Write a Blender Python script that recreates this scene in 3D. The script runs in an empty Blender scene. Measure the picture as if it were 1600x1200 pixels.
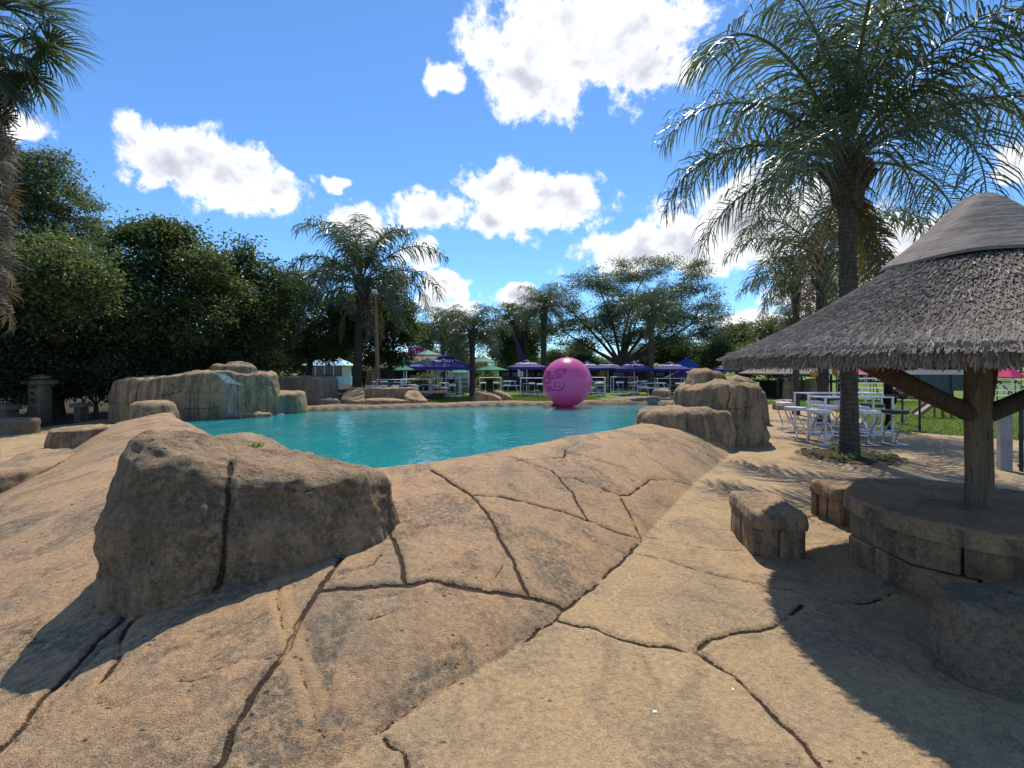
import bpy, bmesh, math, random
import numpy as np
from mathutils import Vector, Matrix, kdtree
from mathutils.bvhtree import BVHTree

random.seed(7)
RNG = np.random.default_rng(11)
SC = bpy.context.scene
COL = SC.collection
R = math.radians

# ------------------------------------------------------------------ camera
F_PX, U0, V0, EYE = 733.0, 800.0, 575.0, 1.8        # focal length and horizon in photograph pixels
cam_data = bpy.data.cameras.new('camera')
cam_data.sensor_width = 36.0
cam_data.lens = F_PX / 1600 * 36
cam_data.shift_y = -25 / 1600
cam_data.clip_start = 0.05
cam_data.clip_end = 6000
cam = bpy.data.objects.new('camera', cam_data)
cam.location = (0, 0, EYE)
cam.rotation_euler = (R(90), 0, 0)
COL.objects.link(cam)
SC.camera = cam

# ------------------------------------------------------------------ sun and exposure
SUN_AZ, SUN_EL = R(7), R(58)
S = Vector((math.sin(SUN_AZ) * math.cos(SUN_EL), math.cos(SUN_AZ) * math.cos(SUN_EL), math.sin(SUN_EL)))
sl = bpy.data.lights.new('sun', 'SUN')
sl.energy = 4.0
sl.angle = R(0.5)
sl.color = (1.0, 0.94, 0.84)
sun = bpy.data.objects.new('sun', sl)
sun.rotation_euler = S.to_track_quat('Z', 'Y').to_euler()
sun.location = (0, 0, 30)
COL.objects.link(sun)
SC.view_settings.view_transform = 'Standard'
SC.view_settings.look = 'None'
SC.view_settings.exposure = 0.36
SC.view_settings.gamma = 1.0
SC.view_settings.use_curve_mapping = False
SC.render.engine = 'CYCLES'
SC.cycles.use_denoising = True
SC.cycles.max_bounces = 6
SC.cycles.diffuse_bounces = 3
SC.cycles.glossy_bounces = 3
SC.cycles.transmission_bounces = 4
SC.cycles.transparent_max_bounces = 6
SC.cycles.caustics_reflective = False
SC.cycles.caustics_refractive = False


def px(u, v, d):
    return np.array(((u - U0) / F_PX * d, d, EYE - (v - V0) / F_PX * d))


def gp(u, v, z=0.0):
    d = (EYE - z) * F_PX / (v - V0)
    return np.array(((u - U0) / F_PX * d, d, z))


# ------------------------------------------------------------------ world: physical sky and cumulus clouds
world = bpy.data.worlds.new('World')
SC.world = world
world.use_nodes = True
world.cycles.sampling_method = 'MANUAL'
world.cycles.sample_map_resolution = 512
nt = world.node_tree
nt.nodes.clear()


def wn(kind, **kw):
    n = nt.nodes.new(kind)
    for k, v in kw.items():
        setattr(n, k, v)
    return n


def wl(a, b):
    nt.links.new(a, b)


def wmath(op, a, b=None, c=None):
    n = wn('ShaderNodeMath', operation=op)
    for i, s in enumerate((a, b, c)):
        if s is None:
            continue
        if isinstance(s, (int, float)):
            n.inputs[i].default_value = s
        else:
            wl(s, n.inputs[i])
    return n.outputs[0]


sky = wn('ShaderNodeTexSky', sky_type='NISHITA')
sky.sun_disc = False
sky.sun_elevation = SUN_EL
sky.sun_rotation = SUN_AZ
sky.altitude = 1300
sky.air_density = 1.0
sky.dust_density = 0.15
sky.ozone_density = 3.5
tc = wn('ShaderNodeTexCoord')
sp = wn('ShaderNodeSeparateXYZ')
wl(tc.outputs['Generated'], sp.inputs[0])
az = wmath('ARCTAN2', sp.outputs[0], sp.outputs[1])
el = wmath('ARCSINE', sp.outputs[2])
cb = wn('ShaderNodeCombineXYZ')
wl(az, cb.inputs[0]); wl(el, cb.inputs[1])
CLOUDS = [(905, 60, 185, 105), (840, 125, 90, 60), (1015, 105, 85, 70),
          (285, 250, 88, 50), (420, 303, 66, 40), (350, 280, 85, 45),
          (855, 318, 100, 46), (765, 350, 45, 26), (785, 290, 66, 32),
          (665, 338, 54, 36), (705, 447, 42, 28), (655, 402, 46, 28), (560, 345, 64, 30),
          (1170, 350, 170, 80), (1030, 390, 120, 42), (1430, 372, 80, 50), (1280, 440, 130, 56),
          (525, 280, 26, 17), (697, 137, 34, 28), (1590, 250, 50, 36), (1190, 510, 90, 36), (700, 490, 60, 18),
          (815, 474, 50, 20), (45, 208, 38, 32)]
ells = []
for (u, v, ru, rv) in CLOUDS:
    tx, tz = (u - U0) / F_PX, -(v - V0) / F_PX
    a = math.atan(tx)
    e = math.atan(tz / math.sqrt(1 + tx * tx))
    ells.append((a, e, ru / F_PX / (1 + tx * tx), rv / F_PX / (1 + tz * tz) / math.sqrt(1 + tx * tx)))
rr = random.Random(5)
for k in range(9):                                     # the same kind of cloud goes on all round
    a = 1.2 + k * 0.43 + rr.uniform(-.08, .08)
    e = (.14, .35, .6, .22, .75, .3, .5, .18, .4)[k] + rr.uniform(-.04, .04)
    a = (a + math.pi) % (2 * math.pi) - math.pi
    ells.append((a, e, rr.uniform(.12, .24), rr.uniform(.05, .10)))


def wnoise(scale, detail, rough, dist=0.0, vec=None):
    n = wn('ShaderNodeTexNoise')
    n.inputs['Scale'].default_value = scale
    n.inputs['Detail'].default_value = detail
    n.inputs['Roughness'].default_value = rough
    n.inputs['Distortion'].default_value = dist
    wl(vec if vec is not None else tc.outputs['Generated'], n.inputs['Vector'])
    return n


# warp the coordinates a little so that no outline is an ellipse
nzw = wnoise(9.0, 3.0, .6)
wv = wn('ShaderNodeVectorMath', operation='MULTIPLY_ADD')
wl(nzw.outputs['Color'], wv.inputs[0])
wv.inputs[1].default_value = (.14, .11, 0)
wl(cb.outputs[0], wv.inputs[2])
wv2 = wn('ShaderNodeVectorMath', operation='SUBTRACT')
wl(wv.outputs[0], wv2.inputs[0]); wv2.inputs[1].default_value = (.07, .055, 0)
GROW = 1.7
field = None
for (a, e, ra, re_) in ells:
    mp = wn('ShaderNodeMapping', vector_type='TEXTURE')
    wl(wv2.outputs[0], mp.inputs['Vector'])
    mp.inputs['Location'].default_value = (a, e, 0)
    mp.inputs['Scale'].default_value = (ra * GROW, re_ * GROW, 1)
    gr = wn('ShaderNodeTexGradient', gradient_type='SPHERICAL')
    wl(mp.outputs[0], gr.inputs[0])
    field = gr.outputs['Fac'] if field is None else wmath('MAXIMUM', field, gr.outputs['Fac'])
field = wmath('MULTIPLY_ADD', field, GROW, 1 - GROW)   # 1 at a cloud's middle, 0 at its rim, negative outside
nz = wnoise(13.0, 9.0, .66, .15)
fm = wmath('MULTIPLY_ADD', wmath('SUBTRACT', nz.outputs['Fac'], .5), 2.9, field)
mr = wn('ShaderNodeMapRange', interpolation_type='SMOOTHSTEP')
wl(fm, mr.inputs[0])
mr.inputs[1].default_value = -.18
mr.inputs[2].default_value = .34
# thick parts turn lilac grey, thin and broken parts stay white
off = wn('ShaderNodeVectorMath', operation='ADD')
wl(tc.outputs['Generated'], off.inputs[0]); off.inputs[1].default_value = (0, 0, .022)
nz2 = wnoise(13.0, 5.0, .6, .15, off.outputs[0])
thick = wn('ShaderNodeMapRange', interpolation_type='SMOOTHSTEP')
wl(wmath('ADD', field, wmath('MULTIPLY', wmath('SUBTRACT', nz2.outputs['Fac'], .5), 3.4)), thick.inputs[0])
thick.inputs[1].default_value = .1
thick.inputs[2].default_value = 1.5
cc = wn('ShaderNodeMix', data_type='RGBA')
wl(thick.outputs[0], cc.inputs[0])
cc.inputs[6].default_value = (.92, .93, .96, 1)
cc.inputs[7].default_value = (.47, .50, .58, 1)
SKY_STRENGTH = 0.124
skm = wn('ShaderNodeVectorMath', operation='SCALE')
tint = wn('ShaderNodeVectorMath', operation='MULTIPLY')
wl(sky.outputs[0], tint.inputs[0]); tint.inputs[1].default_value = (.72, 1.02, 1.24)
wl(tint.outputs[0], skm.inputs[0]); skm.inputs['Scale'].default_value = SKY_STRENGTH
mixc = wn('ShaderNodeMix', data_type='RGBA')
wl(mr.outputs[0], mixc.inputs[0]); wl(skm.outputs[0], mixc.inputs[6]); wl(cc.outputs[2], mixc.inputs[7])
bg = wn('ShaderNodeBackground')
bg.inputs[1].default_value = 1.0
wl(mixc.outputs[2], bg.inputs[0])
wo = wn('ShaderNodeOutputWorld')
wl(bg.outputs[0], wo.inputs[0])


# ------------------------------------------------------------------ numpy noise
def _hash(ix, iy, iz, seed):
    h = (ix.astype(np.int64) * 374761393 + iy.astype(np.int64) * 668265263 + iz.astype(np.int64) * 2147483647 + seed * 974634) & 0xFFFFFFFF
    h = ((h ^ (h >> 13)) * 1274126177) & 0xFFFFFFFF
    h = h ^ (h >> 16)
    return (h & 0xFFFF) / 32767.5 - 1.0


def vnoise(P, seed=0):
    P = np.asarray(P, float)
    i = np.floor(P)
    f = P - i
    f = f * f * f * (f * (f * 6 - 15) + 10)
    i = i.astype(np.int64)
    out = 0
    for a in (0, 1):
        wa = f[:, 0] if a else 1 - f[:, 0]
        for b in (0, 1):
            wb = f[:, 1] if b else 1 - f[:, 1]
            for c in (0, 1):
                wc = f[:, 2] if c else 1 - f[:, 2]
                out = out + wa * wb * wc * _hash(i[:, 0] + a, i[:, 1] + b, i[:, 2] + c, seed)
    return out


def fbm(P, scale, octs=3, seed=0, gain=.5):
    P = np.asarray(P, float)
    o, amp, s, tot = 0, 1.0, scale, 0
    for k in range(octs):
        o = o + amp * vnoise(P * s + 17.3 * k, seed + k)
        tot += amp
        amp *= gain
        s *= 2.03
    return o / tot


def sstep(a, b, x):
    t = np.clip((x - a) / (b - a), 0, 1)
    return t * t * (3 - 2 * t)


# ------------------------------------------------------------------ object helpers
def arr_mesh(name, V, F, mats=(), smooth=True, midx=None):
    V = np.asarray(V, np.float32)
    F = np.asarray(F, np.int32)
    k = F.shape[1]
    me = bpy.data.meshes.new(name)
    me.vertices.add(len(V))
    me.vertices.foreach_set('co', V.ravel())
    me.loops.add(F.size)
    me.loops.foreach_set('vertex_index', F.ravel())
    me.polygons.add(len(F))
    me.polygons.foreach_set('loop_start', np.arange(0, F.size, k, dtype=np.int32))
    me.polygons.foreach_set('use_smooth', np.full(len(F), smooth))
    if midx is not None:
        me.polygons.foreach_set('material_index', np.asarray(midx, np.int32))
    for m in (mats if isinstance(mats, (list, tuple)) else (mats,)):
        me.materials.append(m)
    me.update(calc_edges=True)
    me.validate()
    return me


def link(name, me, parent=None, loc=None):
    o = bpy.data.objects.new(name, me)
    COL.objects.link(o)
    if parent is not None:
        o.parent = parent
    if loc is not None:
        o.location = loc
    return o


def tag(o, label=None, cat=None, group=None, kind=None):
    if label: o['label'] = label
    if cat: o['category'] = cat
    if group: o['group'] = group
    if kind: o['kind'] = kind
    return o


def thing(name, label, cat, loc=(0, 0, 0), rz=0.0, group=None, scale=1.0):
    o = bpy.data.objects.new(name, None)
    o.empty_display_size = .2
    COL.objects.link(o)
    o.location = [float(c) for c in loc]
    o.rotation_euler = (0, 0, rz)
    o.scale = (scale,) * 3
    return tag(o, label, cat, group)


def copy_tree(root, loc, rz=0.0, label=None, group=None, scale=None):
    def cp(o, parent):
        c = o.copy()
        COL.objects.link(c)
        c.parent = parent
        for ch in kids.get(o.name, ()):
            cp(ch, c)
        return c
    kids = {}
    stack = [root]
    while stack:
        o = stack.pop()
        kids[o.name] = list(o.children)
        stack.extend(kids[o.name])
    r = cp(root, None)
    r.location = [float(c) for c in loc]
    r.rotation_euler = (0, 0, rz)
    if scale is not None:
        r.scale = (scale,) * 3 if isinstance(scale, (int, float)) else scale
    if label: r['label'] = label
    if group: r['group'] = group
    return r


def addattr(me, name, vals):
    a = me.attributes.new(name, 'FLOAT', 'POINT')
    a.data.foreach_set('value', np.asarray(vals, np.float32))


class MB:
    """collects shapes for one mesh object"""
    def __init__(self):
        self.v, self.f = [], []

    def raw(self, V, F):
        b = len(self.v)
        self.v += [tuple(map(float, p)) for p in V]
        self.f += [tuple(int(i) + b for i in f) for f in F]
        return self

    def box(self, c, s, rot=None, bev=0.0):
        hx, hy, hz = s[0] / 2, s[1] / 2, s[2] / 2
        M = rot if rot is not None else Matrix.Identity(3)
        if bev <= 0:
            P = [Vector((x, y, z)) for x in (-hx, hx) for y in (-hy, hy) for z in (-hz, hz)]
            F = [(0, 1, 3, 2), (4, 6, 7, 5), (0, 4, 5, 1), (2, 3, 7, 6), (0, 2, 6, 4), (1, 5, 7, 3)]
            return self.raw([M @ p + Vector(c) for p in P], F)
        bm = bmesh.new()
        bmesh.ops.create_cube(bm, size=1)
        bmesh.ops.scale(bm, vec=(s[0], s[1], s[2]), verts=bm.verts)
        bmesh.ops.bevel(bm, geom=list(bm.edges), offset=bev, segments=2, profile=.6, affect='EDGES')
        bm.verts.index_update()
        V = [M @ v.co + Vector(c) for v in bm.verts]
        F = [[v.index for v in f.verts] for f in bm.faces]
        bm.free()
        return self.raw(V, F)

    def tube(self, path, rad, n=8, caps=True):
        P = [Vector(p) for p in path]
        if isinstance(rad, (int, float)):
            rad = [rad] * len(P)
        b = len(self.v)
        up = Vector((0, 0, 1))
        prev = None
        for i, p in enumerate(P):
            t = (P[min(i + 1, len(P) - 1)] - P[max(i - 1, 0)])
            t = t.normalized() if t.length > 1e-9 else Vector((0, 0, 1))
            if prev is None:
                a = t.cross(up if abs(t.z) < .9 else Vector((1, 0, 0))).normalized()
            else:
                a = (prev - t * prev.dot(t))
                a = a.normalized() if a.length > 1e-6 else t.orthogonal().normalized()
            prev = a
            c = t.cross(a)
            for k in range(n):
                th = 2 * math.pi * k / n
                q = p + (a * math.cos(th) + c * math.sin(th)) * rad[i]
                self.v.append(tuple(q))
        for i in range(len(P) - 1):
            for k in range(n):
                k2 = (k + 1) % n
                self.f.append((b + i * n + k, b + i * n + k2, b + (i + 1) * n + k2, b + (i + 1) * n + k))
        if caps:
            self.f.append(tuple(b + k for k in range(n))[::-1])
            self.f.append(tuple(b + (len(P) - 1) * n + k for k in range(n)))
        return self

    def lathe(self, prof, n=24, c=(0, 0, 0), ph=0.0):
        b = len(self.v)
        for (r, z) in prof:
            for k in range(n):
                th = 2 * math.pi * k / n + ph
                self.v.append((c[0] + r * math.cos(th), c[1] + r * math.sin(th), c[2] + z))
        for i in range(len(prof) - 1):
            for k in range(n):
                k2 = (k + 1) % n
                self.f.append((b + i * n + k, b + i * n + k2, b + (i + 1) * n + k2, b + (i + 1) * n + k))
        return self

    def prism(self, poly, z0, z1):
        n = len(poly)
        V = [(x, y, z0) for x, y in poly] + [(x, y, z1) for x, y in poly]
        F = [tuple(range(n))[::-1], tuple(range(n, 2 * n))] + [(i, (i + 1) % n, n + (i + 1) % n, n + i) for i in range(n)]
        return self.raw(V, F)

    def build(self, name, mat, parent=None, smooth=False, loc=None):
        me = bpy.data.meshes.new(name)
        me.from_pydata(self.v, [], self.f)
        me.materials.append(mat)
        if smooth:
            me.polygons.foreach_set('use_smooth', [True] * len(me.polygons))
            try:
                me.set_sharp_from_angle(angle=R(40))
            except Exception:
                pass
        me.update()
        return link(name, me, parent, loc)


# ------------------------------------------------------------------ materials
class NT:
    def __init__(self, name):
        self.m = bpy.data.materials.new(name)
        self.m.use_nodes = True
        self.t = self.m.node_tree
        self.t.nodes.clear()
        self.out = self.n('ShaderNodeOutputMaterial')

    def n(self, kind, **kw):
        n = self.t.nodes.new(kind)
        for k, v in kw.items():
            setattr(n, k, v)
        return n

    def l(self, a, b):
        self.t.links.new(a, b)

    def put(self, sock, v):
        if v is None:
            return
        if hasattr(v, 'is_linked') or hasattr(v, 'links'):
            self.l(v, sock)
        elif isinstance(v, (tuple, list)) and len(v) == 3 and sock.type == 'RGBA':
            sock.default_value = (*v, 1)
        else:
            sock.default_value = v

    def coord(self, scale=(1, 1, 1), obj=False):
        tc = self.n('ShaderNodeTexCoord') if obj else None
        if obj:
            src = tc.outputs['Object']
        else:
            src = self.n('ShaderNodeNewGeometry').outputs['Position']
        if tuple(scale) == (1, 1, 1):
            return src
        mp = self.n('ShaderNodeVectorMath', operation='MULTIPLY')
        self.l(src, mp.inputs[0]); mp.inputs[1].default_value = scale
        return mp.outputs[0]

    def noise(self, vec, scale, detail=4, rough=.55, dist=0.0):
        n = self.n('ShaderNodeTexNoise')
        self.l(vec, n.inputs['Vector'])
        n.inputs['Scale'].default_value = scale
        n.inputs['Detail'].default_value = detail
        n.inputs['Roughness'].default_value = rough
        n.inputs['Distortion'].default_value = dist
        return n.outputs['Fac']

    def ramp(self, fac, lo, hi, a=0.0, b=1.0):
        n = self.n('ShaderNodeMapRange', interpolation_type='SMOOTHSTEP')
        self.l(fac, n.inputs[0])
        for i, v in zip((1, 2, 3, 4), (lo, hi, a, b)):
            n.inputs[i].default_value = v
        return n.outputs[0]

    def mix(self, fac, a, b, blend='MIX'):
        n = self.n('ShaderNodeMix', data_type='RGBA', blend_type=blend)
        self.put(n.inputs[0], fac); self.put(n.inputs[6], a); self.put(n.inputs[7], b)
        return n.outputs[2]

    def math(self, op, a, b=None, c=None):
        n = self.n('ShaderNodeMath', operation=op)
        for i, s in enumerate((a, b, c)):
            self.put(n.inputs[i], s)
        return n.outputs[0]

    def attr(self, name):
        return self.n('ShaderNodeAttribute', attribute_name=name).outputs['Fac']

    def bump(self, h, dist, strength=1.0, nrm=None):
        b = self.n('ShaderNodeBump')
        self.l(h, b.inputs['Height'])
        b.inputs['Distance'].default_value = dist
        b.inputs['Strength'].default_value = strength
        if nrm is not None:
            self.l(nrm, b.inputs['Normal'])
        return b.outputs[0]

    def principled(self, col, rough=.6, metal=0.0, spec=.5, nrm=None, **kw):
        p = self.n('ShaderNodeBsdfPrincipled')
        self.put(p.inputs['Base Color'], col)
        self.put(p.inputs['Roughness'], rough)
        p.inputs['Metallic'].default_value = metal
        p.inputs['Specular IOR Level'].default_value = spec
        for k, v in kw.items():
            self.put(p.inputs[k.replace('_', ' ')], v)
        if nrm is not None:
            self.l(nrm, p.inputs['Normal'])
        return p

    def done(self, shader):
        self.l(shader.outputs[0] if hasattr(shader, 'outputs') else shader, self.out.inputs[0])
        return self.m


def simple(name, col, rough=.6, metal=0.0, var=.25, scale=6.0, spec=.4, bump=0.0):
    t = NT(name)
    v = t.coord(obj=True)
    n = t.noise(v, scale, 5, .6)
    f = t.ramp(n, .3, .7)
    c = t.mix(f, tuple(x * (1 - var) for x in col), tuple(min(1, x * (1 + var * .6)) for x in col))
    nr = t.bump(t.noise(v, scale * 6, 4), bump) if bump else None
    return t.done(t.principled(c, rough, metal, spec, nr))


def rock_material(name, tan, orange, grey, dark, grey_amt=.5, streak=0.0, lichen=.5, bump=1.0):
    """carved, stained concrete: mottled tan with orange, grey and lichen patches; dirt lies in the joints"""
    t = NT(name)
    P = t.coord()
    n_big = t.noise(P, .9, 4, .6, .6)
    n_mid = t.noise(P, 3.4, 6, .65, .4)
    n_fin = t.noise(P, 26, 6, .7)
    n_grit = t.noise(P, 150, 3, .6)
    c = t.mix(t.ramp(n_mid, .35, .68), tan, orange)
    g = t.math('MULTIPLY', t.ramp(t.math('ADD', n_big, t.math('MULTIPLY', t.math('SUBTRACT', n_mid, .5), .7)), .62 - .3 * grey_amt, .80 - .22 * grey_amt), .85)
    c = t.mix(g, c, grey)
    # lichen and soot: fine broken blotches inside large patches
    lm = t.math('MULTIPLY', t.ramp(t.noise(P, 1.5, 7, .68, .9), .47, .60), t.ramp(t.noise(P, 19, 7, .75), .38, .56))
    c = t.mix(t.math('MULTIPLY', lm, lichen), c, dark)
    # faint damp patina in long uneven clouds
    pm = t.ramp(t.noise(t.coord((1.0, .55, 1.0)), 2.3, 8, .7, 1.2), .48, .66)
    c = t.mix(t.math('MULTIPLY', pm, .42), c, tuple(x * .52 for x in grey))
    if streak:
        Q = t.coord((5.5, 5.5, .35))
        s = t.ramp(t.noise(Q, 1.0, 7, .66, .5), .44, .60)
        nrm = t.n('ShaderNodeNewGeometry')
        sx = t.n('ShaderNodeSeparateXYZ'); t.l(nrm.outputs['Normal'], sx.inputs[0])
        steep = t.ramp(t.math('ABSOLUTE', sx.outputs[2]), .70, .35)
        c = t.mix(t.math('MULTIPLY', t.math('MULTIPLY', s, steep), streak), c, dark)
    grain = t.math('MULTIPLY_ADD', n_grit, .7, t.math('MULTIPLY', n_fin, .6))
    c = t.mix(t.ramp(grain, .42, .88), t.mix(.50, c, (.06, .045, .03)), t.mix(.28, c, (.80, .64, .42)))
    # pale specks of aggregate
    vor = t.n('ShaderNodeTexVoronoi'); t.l(P, vor.inputs['Vector']); vor.inputs['Scale'].default_value = 95
    speck = t.math('MULTIPLY', t.ramp(vor.outputs['Distance'], .16, .06), t.ramp(t.noise(P, 40, 2), .5, .64))
    c = t.mix(t.math('MULTIPLY', speck, .5), c, (.72, .62, .47))
    wet = t.ramp(t.math('ADD', t.attr('wet'), t.math('MULTIPLY', t.math('SUBTRACT', n_fin, .5), .8)), .3, .7)
    c = t.mix(t.math('MULTIPLY', wet, .75), c, (.12, .115, .10))
    # joints
    ck = t.math('ADD', t.attr('crk'), t.math('MULTIPLY', t.math('SUBTRACT', t.noise(P, 38, 5, .75), .5), .50))
    jm = t.ramp(ck, .60, .80)
    has = t.ramp(t.attr('crk'), .02, .3)
    jm = t.math('MULTIPLY', jm, has)
    c = t.mix(t.math('MULTIPLY', jm, .92), c, t.mix(n_grit, (.020, .013, .010), (.075, .048, .032)))
    pale = t.attr('pale')
    c = t.mix(t.math('MULTIPLY', t.ramp(t.math('ADD', pale, t.math('MULTIPLY', t.math('SUBTRACT', n_mid, .5), .5)), .35, .6), .7), c, (.50, .31, .15))
    h = t.math('ADD', t.math('MULTIPLY', n_fin, .5), t.math('MULTIPLY', n_grit, .32))
    h = t.math('SUBTRACT', h, t.math('MULTIPLY', jm, 1.3))
    h = t.math('ADD', h, t.math('MULTIPLY', n_mid, .9))
    pit = t.n('ShaderNodeTexVoronoi'); t.l(P, pit.inputs['Vector']); pit.inputs['Scale'].default_value = 17
    pits = t.math('MULTIPLY', t.ramp(pit.outputs['Distance'], .30, .05), t.ramp(t.noise(P, 4.5, 4, .6), .5, .66))
    h = t.math('SUBTRACT', h, t.math('MULTIPLY', pits, .55))
    c = t.mix(t.math('MULTIPLY', pits, .5), c, (.07, .05, .035))
    nr = t.bump(h, .03 * bump, 1.0)
    return t.done(t.principled(c, .86, 0, .22, nr))


M = {}
M['deck'] = rock_material('deck_concrete', (.48, .312, .150), (.56, .345, .150), (.34, .235, .132), (.10, .075, .050), .50, 0, .65, 1.0)
M['berm'] = rock_material('surround_concrete', (.46, .275, .140), (.55, .290, .120), (.28, .190, .115), (.070, .052, .037), .50, 0, .95, 1.0)
M['rock'] = rock_material('rock_concrete', (.46, .30, .16), (.50, .275, .12), (.25, .18, .115), (.050, .037, .027), .5, .9, .75, 1.4)
M['boulder'] = rock_material('boulder_concrete', (.42, .275, .150), (.40, .205, .105), (.19, .135, .080), (.038, .030, .018), .60, .85, 1.0, 1.6)
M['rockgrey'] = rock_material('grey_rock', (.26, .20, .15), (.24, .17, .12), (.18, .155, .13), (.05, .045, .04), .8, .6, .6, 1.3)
M['moss_shade_rock'] = rock_material('mossy_shade_rock', (.15, .118, .08), (.15, .10, .065), (.09, .08, .052), (.035, .038, .024), .7, .4, .8, 1.3)  # mossy rock, its colours darkened to stand in for deep shade
M['mortar'] = simple('joint_mortar', (.09, .065, .045), .95, 0, .4, 20, .1, .01)
M['white_metal'] = simple('white_painted_metal', (.78, .78, .78), .35, 0, .08, 5, .5)
M['chrome'] = simple('bright_steel', (.72, .73, .76), .22, .9, .08, 5, .5)
M['white_pad'] = simple('white_vinyl', (.78, .77, .75), .42, 0, .08, 8, .4)
M['black_pad'] = simple('black_vinyl', (.02, .02, .022), .4, 0, .2, 8, .4)
M['dark_metal'] = simple('dark_metal', (.03, .03, .033), .45, .3, .3, 8, .4)
M['wood_post'] = None

# ------------------------------------------------------------------ more surface materials
def m_log(name, a, b, dark, sc=1.0):
    t = NT(name)
    P = t.coord((9 * sc, 9 * sc, 1.1 * sc), obj=True)
    n = t.noise(P, 2.2, 6, .65, .5)
    c = t.mix(t.ramp(n, .3, .7), a, b)
    c = t.mix(t.ramp(t.noise(P, 7, 4, .6), .55, .72), c, dark)
    return t.done(t.principled(c, .85, 0, .2, t.bump(n, .02)))


M['log'] = m_log('weathered_log', (.115, .092, .064), (.185, .150, .108), (.045, .036, .026))
M['logdark'] = m_log('dark_log', (.060, .042, .033), (.095, .068, .052), (.03, .022, .018))
M['pole'] = m_log('rusty_pole', (.20, .085, .05), (.34, .20, .13), (.10, .045, .03))


def m_trunk(name, a, b, dark):
    t = NT(name)
    P = t.coord((1, 1, 1), obj=True)
    w = t.n('ShaderNodeTexWave', wave_type='BANDS', bands_direction='Z')
    t.l(P, w.inputs['Vector'])
    w.inputs['Scale'].default_value = 3.1
    w.inputs['Distortion'].default_value = 6.0
    w.inputs['Detail'].default_value = 3
    w.inputs['Detail Scale'].default_value = 2.5
    n = t.noise(t.coord((6, 6, 1.2), obj=True), 3, 6, .65)
    c = t.mix(t.ramp(n, .3, .7), a, b)
    c = t.mix(t.ramp(w.outputs['Fac'], .6, .95, 0, .4), c, dark)
    h = t.math('ADD', t.math('MULTIPLY', w.outputs['Fac'], -.6), n)
    return t.done(t.principled(c, .9, 0, .2, t.bump(h, .03)))


M['palm_trunk'] = m_trunk('palm_trunk', (.060, .048, .038), (.120, .098, .076), (.028, .021, .017))
M['bark'] = m_log('tree_bark', (.055, .042, .032), (.10, .08, .06), (.025, .02, .015))


def m_leaf(name, dark, light, trans, rough=.42, tfac=.35, yellow=None):
    t = NT(name)
    tone = t.attr('tone')
    P = t.coord()
    n = t.ramp(t.noise(P, .7, 3), .35, .65)
    c = t.mix(t.math('ADD', t.math('MULTIPLY', tone, .65), t.math('MULTIPLY', n, .35)), dark, light)
    if yellow:
        c = t.mix(t.math('MULTIPLY', t.ramp(tone, .82, .95), t.ramp(t.noise(P, .55, 3), .5, .62)), c, yellow)
    p = t.principled(c, rough, 0, .45)
    tr = t.n('ShaderNodeBsdfTranslucent')
    t.put(tr.inputs[0], t.mix(.5, c, trans))
    mx = t.n('ShaderNodeMixShader')
    mx.inputs[0].default_value = tfac
    t.l(p.outputs[0], mx.inputs[1]); t.l(tr.outputs[0], mx.inputs[2])
    return t.done(mx)


M['leaf_dark'] = m_leaf('dark_green_leaf', (.030, .052, .022), (.100, .135, .044), (.20, .26, .04), .42, .42, (.24, .26, .05))
M['leaf_mid'] = m_leaf('mid_green_leaf', (.050, .078, .032), (.120, .160, .060), (.22, .27, .05), .45, .45)
M['leaf_feather'] = m_leaf('feathery_leaf', (.075, .105, .060), (.140, .185, .095), (.22, .27, .08), .5, .48)
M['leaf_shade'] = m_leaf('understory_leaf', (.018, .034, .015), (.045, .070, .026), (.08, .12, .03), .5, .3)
M['frond'] = m_leaf('palm_frond', (.048, .074, .046), (.100, .135, .075), (.16, .21, .06), .33, .36)
M['frond_dead'] = m_leaf('dry_frond', (.13, .095, .06), (.27, .20, .13), (.26, .18, .10), .7, .25)
M['frond_yellow'] = m_leaf('yellow_frond', (.20, .15, .03), (.36, .28, .06), (.40, .30, .06), .6, .3)
M['rachis'] = simple('frond_stalk', (.12, .13, .06), .5, 0, .3, 5, .4)
M['grass'] = m_leaf('grass_blade', (.085, .150, .020), (.19, .29, .045), (.28, .38, .05), .5, .35)

# ------------------------------------------------------------------ pool plan (metres; the camera stands at the origin)
def catmull(P, n, closed=True):
    P = np.asarray(P, float)
    m = len(P)
    out = []
    for i in range(m if closed else m - 1):
        p0, p1, p2, p3 = (P[(i + k) % m] if closed else P[min(max(i + k, 0), m - 1)] for k in (-1, 0, 1, 2))
        for t in np.linspace(0, 1, 24, endpoint=False):
            out.append(.5 * ((2 * p1) + (-p0 + p2) * t + (2 * p0 - 5 * p1 + 4 * p2 - p3) * t * t + (-p0 + 3 * p1 - 3 * p2 + p3) * t ** 3))
    if not closed:
        out.append(P[-1])
    out = np.array(out)
    q = np.vstack([out, out[:1]]) if closed else out
    L = np.r_[0, np.cumsum(np.linalg.norm(np.diff(q[:, :2], axis=0), axis=1))]
    s = np.linspace(0, L[-1], n, endpoint=not closed)
    return np.stack([np.interp(s, L, q[:, k]) for k in range(P.shape[1])], 1)


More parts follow.
